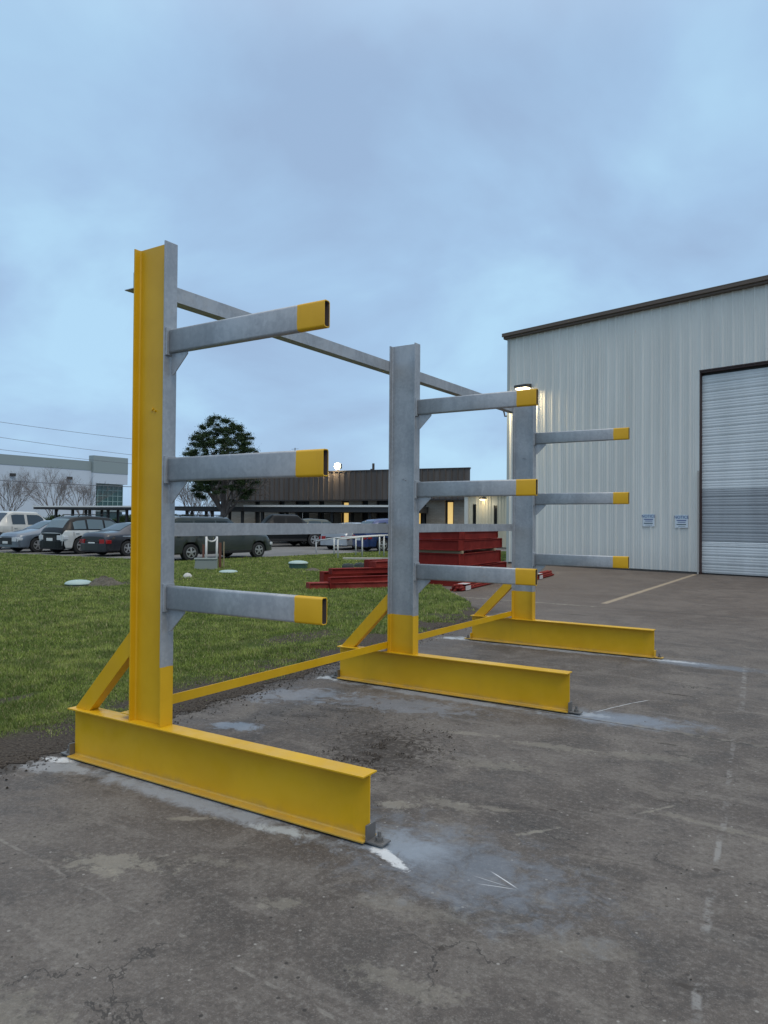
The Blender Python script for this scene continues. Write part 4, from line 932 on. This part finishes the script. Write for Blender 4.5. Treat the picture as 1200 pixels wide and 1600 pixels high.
# lamp on its roof
lp = empty('roof_lamp', P1+bx*along(531)+Vector((0,0,5.06))); lp.rotation_euler.z = math.atan2(bx.y, bx.x); tag(lp, 'bright yellow flood lamp on the roof edge of the brown office', 'flood lamp')
bm = bmesh.new(); cyl(bm, (0,-.35,0), .05, .16, 8); box(bm, (-.25,-.40,.16), (.25,-.22,.50)); link_mesh('housing', bm, FRM, lp)
bm = bmesh.new(); dome(bm, (0,0,0), .26, .16, 20, 6); bmesh.ops.transform(bm, matrix=Matrix.Translation((0,-.405,.33)) @ Matrix.Rotation(R(90), 4, 'X'), verts=bm.verts)
link_mesh('lens', bm, mat('lit flood lens', (1,.85,.5), .4, emit=(1,.78,.36), estr=2.2), lp, smooth=True)
pl = bpy.data.lights.new('flood_glow', 'SPOT'); pl.energy = 350; pl.color = (1,.8,.5); pl.spot_size = R(150); pl.shadow_soft_size = .25
po = bpy.data.objects.new('flood_glow', pl); col.objects.link(po); po.parent = lp; po.location = (0,-.65,.33); po.rotation_euler = (R(60),0,0)
# antenna mast
a = at(460, 812, 75); a.z = 0; ms = bmesh.new(); tube(ms, [(0,0,0),(0,0,8.9)], .05, 6)
for k in range(5): tube(ms, [(-.45,0,7.9+k*.22),(.45,0,7.9+k*.22)], .018, 5)
o = link_mesh('antenna_mast', ms, mat('grey metal', (.20,.21,.22), .5), None, loc=a); tag(o, 'thin grey antenna mast beyond the brown office', 'antenna')
# ------------------------------------------------------------------ cream metal shed
Q1 = at(727, 812, 46); Q2 = at(800, 812, 42.5); Q1.z = Q2.z = 0; qx = (Q2-Q1).normalized(); QL = (Q2-Q1).length + 1.5
sh = empty('metal_shed', Q1, math.atan2(qx.y, qx.x)); tag(sh, 'small cream ribbed metal building with dark openings between the uprights', 'building')
CREAM = metal_panel('cream ribbed metal', (.55,.50,.36), (.68,.62,.46), streak=.2)
def qa(px):
    d = ray(px, 812); n_ = Vector((qx.y, -qx.x, 0)); t_ = Q1.dot(n_)/Vector((d.x,d.y,0)).dot(n_); return (Vector((d.x,d.y,0))*t_-Q1).dot(qx)
ds = [(qa(738.5), qa(744)), (qa(771.5), qa(777))]
xx = qa(733); 
for a, b in ds+[(QL, QL)]:
    bm = bmesh.new(); ribbed(bm, xx, a, .05, 3.1, pitch=.26, depth=.03, minor=False); link_mesh('wall', bm, CREAM, sh); xx = b
for i, (a, b) in enumerate(ds):
    link_mesh('doorway', boxes(((a,.05,0),(b,.10,2.6 if i == 0 else 2.5))), DKG, sh); bm = bmesh.new(); box(bm, (a,-.0,2.6 if i == 0 else 2.5), (b,.03,3.1)); link_mesh('header', bm, CREAM, sh)
link_mesh('corner_post', boxes(((0,-.08,0),(qa(732.5),.1,3.1))), mat('white trim', (.66,.66,.60), .5), sh); link_mesh('roof', boxes(((-.1,-.2,3.11),(QL,7,3.28))), BROWN, sh); link_mesh('far_wall', boxes(((-.0,.12,0),(.1,7,3.1))), CREAM, sh)
wl = bpy.data.lights.new('shed_glow', 'POINT'); wl.energy = 16; wl.color = (1,.85,.55); wl.shadow_soft_size = .1
sl = empty('shed_lamp', Q1+qx*qa(757)); sl.rotation_euler.z = math.atan2(qx.y, qx.x); tag(sl, 'small lit lamp under the eave of the cream metal building', 'wall lamp')
link_mesh('housing', boxes(((-.12,-.30,2.88),(.12,-.04,3.0))), FRM, sl); link_mesh('lens', boxes(((-.1,-.28,2.84),(.1,-.06,2.879))), LENS, sl)
wo = bpy.data.objects.new('shed_glow', wl); col.objects.link(wo); wo.parent = sl; wo.location = (0,-.7,2.6)
# ------------------------------------------------------------------ carports
DKM = mat('dark carport steel', (.035,.036,.037), .6); WGUT = mat('white gutter', (.62,.64,.62), .5); CPR = mat('carport roof sheet', (.10,.105,.105), .5)
def carport(px0, px1, dep0, dep1, zt_, posts, lab, white, depthy=5.2, th=.28):
    a = at(px0, 812, dep0); b = at(px1, 812, dep1); a.z = b.z = 0; v = (b-a).normalized(); Ln = (b-a).length
    root = empty('carport', a, math.atan2(v.y, v.x)); tag(root, lab, 'carport', 'flat roofed carports beyond the lawn')
    link_mesh('roof', boxes(((0,0,zt_-th),(Ln,depthy,zt_-.03))), DKM, root); link_mesh('roof_sheet', boxes(((-.05,-.05,zt_-.028),(Ln+.05,depthy+.05,zt_))), CPR, root)
    for (qa_, qb_) in white:
        link_mesh('gutter', boxes(((qa_*Ln,-.12,zt_-.10),(qb_*Ln,-.052,zt_+.02))), WGUT, root)
    for f_ in posts: link_mesh('post', boxes(((f_*Ln-.09,.8,0),(f_*Ln+.09,.98,zt_-th-.003))), DKM, root); link_mesh('post', boxes(((f_*Ln-.09,depthy-.6,0),(f_*Ln+.09,depthy-.42,zt_-th-.003))), DKM, root)
carport(52, 262, 64, 60, 2.62, (.12,.25,.38,.52,.66,.8,.95), 'low dark flat carport roof behind the cars at the left', ((.0,1),))
carport(272, 378, 50, 49.5, 2.42, (.12,.5,.95), 'dark flat carport between the near upright and the dark tree', ())
carport(381, 640, 49, 45.5, 2.50, (.08,.30,.52,.75,.97), 'long flat carport with white gutter in front of the brown office', ((0,1),), th=.42)
# ------------------------------------------------------------------ pale warehouse far left
W1 = at(-60, 812, 96.5); W2 = at(195.5, 812, 117.6); W1.z = W2.z = 0; wx = (W2-W1).normalized(); WL = (W2-W1).length
def wa(px):
    d = ray(px, 812); n_ = Vector((wx.y, -wx.x, 0)); t_ = W1.dot(n_)/Vector((d.x,d.y,0)).dot(n_); return (Vector((d.x,d.y,0))*t_-W1).dot(wx)
pw = empty('pale_warehouse', W1, math.atan2(wx.y, wx.x)); tag(pw, 'big white far warehouse with grey parapet band and green glass corner', 'building')
WHT = mat('white painted concrete', (.52,.58,.64), .7); GRB = mat('grey green band', (.25,.30,.30), .7)
xb = wa(141.5); xg0, xg1 = wa(146), wa(195)
link_mesh('wall', boxes(((0,0,0),(xb,40,8.9)), ((xb+.01,-.5,7.0),(WL,40,8.6)), ((xb+.01,-.5,0),(xg0,40,6.99)), ((xg0+.01,.8,0),(WL,40,6.98))), WHT, pw)
link_mesh('parapet_band', boxes(((0,-.05,8.91),(xb,40,10.3)), ((xb+.01,-.55,8.61),(WL,.6,11.2))), GRB, pw)
GG = mat('dark green glass', (.012,.060,.050), .12, spec=.8); gw = link_mesh('glass_wall', boxes(((xg0+.1,.60,3.4),(WL-.1,.78,6.95))), GG, pw)
bm = bmesh.new()
for k in range(7):
    q = xg0+.1+(WL-.3-xg0)*k/6; box(bm, (q, .50, 3.4), (q+.10, .598, 6.95))
for k in range(5):
    zz = 3.4+.86*k; box(bm, (xg0+.21, .52, zz), (WL-.25, .596, zz+.10))
link_mesh('mullions', bm, mat('pale mullion', (.25,.36,.34), .5), gw)
link_mesh('canopy', boxes(((xg0,-.3,2.7),(WL+.1,.79,3.35))), GRB, pw)
for px in (18, 107): link_mesh('wall_light', boxes(((wa(px)-.35,-.35,7.35),(wa(px)+.35,-.01,7.75))), FRM, pw)
link_mesh('ground_glass', boxes(((xg0+.2,.5,.1),(WL-.2,.79,2.6))), GG, pw)
# ------------------------------------------------------------------ power lines on poles
def pole(p_, h_, lab):
    r = empty('utility_pole', p_); tag(r, lab, 'utility pole', 'utility poles behind the parking row')
    bm = bmesh.new(); tube(bm, [(0,0,0),(0,0,h_)], [.16,.11], 8); link_mesh('mast', bm, mat('weathered pole', (.10,.08,.065), .9), r)
    bm = boxes(((-.06,-1.2,h_-.5),(.06,1.2,h_-.36))); o_ = link_mesh('crossarm', bm, WOOD, r); o_.location.x = .17
pa = at(-330, 812, 55); pb = at(238, 812, 70); pa.z = pb.z = 0; pole(pa, 13.4, 'tall wooden pole off to the left carrying the wires'); pole(pb, 9.3, 'wooden pole behind the near upright carrying the wires')
for i, (y0, y1, dd) in enumerate(((657, 688, 0), (681, 713, .3), (700, 727, -.3), (748, 763, .2))):
    A_ = at(0, y0, 62.5); B_ = at(205, y1, 69); d_ = (B_-A_); S1 = A_-d_*1.55; S2 = A_+d_*1.16
    pts = [S1.lerp(S2, t_)-Vector((0,0,1.0*4*t_*(1-t_)*.35-.22)) for t_ in np.linspace(0, 1, 16)]
    bm = bmesh.new(); tube(bm, pts, .016 if i < 3 else .030, 4); o = link_mesh('power_line', bm, mat('wire', (.12,.13,.15), .6), None)
    tag(o, ('topmost thin power line over the white warehouse', 'second power line from the top over the white warehouse', 'third power line from the top crossing the grey parapet', 'lowest and thickest dark cable crossing the white warehouse wall')[i], 'power line', 'power lines at the left')
# ------------------------------------------------------------------ trees
LEAF = mat('dark evergreen leaves', rough=.6, spec=.2); t = LEAF.node_tree; gg = t.nodes.new('ShaderNodeNewGeometry')
L(t, mixc(t, gg.outputs['Random Per Island'], (.012,.028,.010), (.045,.075,.024)), pbsdf(LEAF).inputs['Base Color'])
BARK = mat('grey brown bark', rough=.9); t = BARK.node_tree; L(t, mixc(t, noise(t, vscale(t, objc(t), (3,3,.6)), 4, 6, .7), (.06,.05,.045), (.15,.13,.12)), pbsdf(BARK).inputs['Base Color'])
def limbs(bm, p, d, ln, r, lev, tips, spread=.7, mn=.010, rnd=None):
    rnd = rnd or random; pts = [p]; q = p.copy(); dd = d.copy()
    for k in range(3):
        dd = (dd + Vector((rnd.gauss(0,.12), rnd.gauss(0,.12), rnd.gauss(.03,.06)))).normalized(); q = q+dd*ln/3; pts.append(q.copy())
    tube(bm, pts, [r, r*.88, r*.76, r*.62], 6 if r > .03 else 4, caps=False); tips.append((q.copy(), lev))
    if lev == 0 or r < mn: return
    for k in range(rnd.choice((2,3,3)) if lev > 1 else 3):
        a = rnd.uniform(0, 2*math.pi); s = dd.cross(Vector((math.cos(a), math.sin(a), .2))).normalized()
        nd = (dd + s*spread*rnd.uniform(.6,1.25)).normalized(); limbs(bm, pts[rnd.choice((2,3,3))], nd, ln*rnd.uniform(.62,.86), r*.60, lev-1, tips, spread, mn, rnd)
def evergreen(p_, h_, rad, lab):
    root = empty('evergreen_tree', p_); tag(root, lab, 'tree'); rnd = random.Random(11)
    bm = bmesh.new(); tips = []
    tube(bm, [(0,0,-.1),(.05,0,1.0),(.0,.1,2.1)], [.24,.20,.17], 10)
    for k in range(7):
        a = k*.9; limbs(bm, Vector((0,.05,1.5+k*.12)), Vector((math.cos(a)*.75, math.sin(a)*.75, .8)).normalized(), 1.6, .10, 3, tips, .6, .01, rnd)
    tube(bm, [(0,.1,2.1),(.1,0,4.0),(.0,.1,h_-1.5)], [.17,.12,.04], 8)
    link_mesh('trunk', bm, BARK, root)
    # crown: many clumps of leaf cards over an irregular dome, gaps left between
    cl = []
    for k in range(430):
        u_ = rnd.uniform(-1,1); a = rnd.uniform(0, 2*math.pi); rr = rnd.uniform(.25,1)**.5
        z = 2.6+(h_-2.6)*(.5+.5*u_*rr); prof = math.sin(math.pi*min(1,max(0,(z-1.9)/(h_-1.75))))**.65
        if z > h_*.60: prof *= 1-.12*(z/h_-.6)
        q = Vector((math.cos(a)*rad*prof*rr, math.sin(a)*rad*prof*rr, z)); cl.append((q, rnd.uniform(.18,.36)))
    V = []; 
    r2 = np.random.default_rng(5)
    for q, s in cl:
        n_ = int(620*s/.4); d = r2.normal(size=(n_, 3)); d /= np.linalg.norm(d, axis=1)[:,None]; d *= np.abs(r2.normal(size=(n_,1)))*.62*s; d[:,2] *= .62
        c_ = np.array(q)+d; a_ = r2.normal(size=(n_,3)); a_ /= np.linalg.norm(a_,axis=1)[:,None]; b_ = np.cross(a_, r2.normal(size=(n_,3))); b_ /= np.linalg.norm(b_,axis=1)[:,None]
        sz = .022+.026*r2.random((n_,1)); V.append(np.stack([c_-a_*sz, c_+b_*sz*.55, c_+a_*sz, c_-b_*sz*.55], 1))
    V = np.concatenate(V).astype(np.float32); n_ = len(V); me = bpy.data.meshes.new('crown'); me.vertices.add(n_*4); me.vertices.foreach_set('co', V.ravel())
    me.loops.add(n_*4); me.loops.foreach_set('vertex_index', np.arange(n_*4, dtype=np.int32)); me.polygons.add(n_); me.polygons.foreach_set('loop_start', np.arange(0, n_*4, 4, dtype=np.int32)); me.update(); me.materials.append(LEAF)
    o = bpy.data.objects.new('crown', me); col.objects.link(o); o.parent = root
pt_ = at(347, 812, 47); pt_.z = 0; evergreen(pt_, 8.15, 2.45, 'dark round crowned evergreen tree standing left of the brown office')
def bare(p_, h_, seed, lab):
    root = empty('bare_tree', p_); tag(root, lab, 'tree', 'leafless trees beyond the carports'); rnd = random.Random(seed); bm = bmesh.new(); tips = []
    tube(bm, [(0,0,-.1),(0,0,h_*.22)], [.15,.12], 8); link_mesh('trunk', bm, BARK, root); bm = bmesh.new()
    for k in range(7):
        a = k*2*math.pi/7+rnd.random()*.5; limbs(bm, Vector((0,0,h_*.20)), Vector((math.cos(a)*.55, math.sin(a)*.55, 1)).normalized(), h_*.27, .060, 6, tips, .36, .0015, rnd)
    link_mesh('branches', bm, TWIG, root)
TWIG = mat('pale grey twigs', (.15,.13,.12), .9)
for i, (px, dep, h_, lab) in enumerate(((16, 88, 6.2, 'leafless tree at the far left edge before the white warehouse'), (83, 84, 6.6, 'leafless tree in the middle before the white warehouse, widest crown'), (128, 90, 6.2, 'leafless tree just left of the green glass corner'), (303, 80, 5.6, 'leafless tree left of the evergreen behind the carport'), (322, 92, 5.4, 'pale leafless tree partly behind the evergreen'))):
    q = at(px, 812, dep); q.z = 0; bare(q, h_, 40+i, lab)
# low dark hedge and fence line far behind carports
def hedge(px0, px1, dep, h_, lab):
    a = at(px0, 812, dep); b = at(px1, 812, dep); a.z = b.z = 0; v = b-a; r2 = np.random.default_rng(int(px0)+203); n_ = int(v.length*1500)
    tt = r2.random(n_); top = h_*(.65+.35*vnoise(tt*v.length, tt*0, .9, 4)); c_ = np.stack([a.x+v.x*tt, a.y+v.y*tt, top*r2.random(n_)], 1)+r2.normal(size=(n_,3))*[.35,.35,.04]
    a_ = r2.normal(size=(n_,3)); a_ /= np.linalg.norm(a_,axis=1)[:,None]; b_ = np.cross(a_, r2.normal(size=(n_,3))); b_ /= np.linalg.norm(b_,axis=1)[:,None]; sz = .09
    c_ -= np.array([a.x, a.y, 0]); V = np.stack([c_-a_*sz, c_+b_*sz*.6, c_+a_*sz, c_-b_*sz*.6], 1).astype(np.float32)
    me = bpy.data.meshes.new('hedge'); me.vertices.add(n_*4); me.vertices.foreach_set('co', V.ravel()); me.loops.add(n_*4); me.loops.foreach_set('vertex_index', np.arange(n_*4, dtype=np.int32)); me.polygons.add(n_); me.polygons.foreach_set('loop_start', np.arange(0, n_*4, 4, dtype=np.int32)); me.update(); me.materials.append(LEAF)
    o = bpy.data.objects.new('hedge', me); col.objects.link(o); o.location = a; tag(o, lab, 'hedge')
hedge(70, 262, 72, 2.0, 'dark hedge behind the left carport'); hedge(268, 372, 62, 2.0, 'dark hedge behind the carport by the evergreen')
# far tree belt and kerb beyond the buildings
hedge(-120, 1250, 190, 3.4, 'far low belt of dark trees along the horizon')
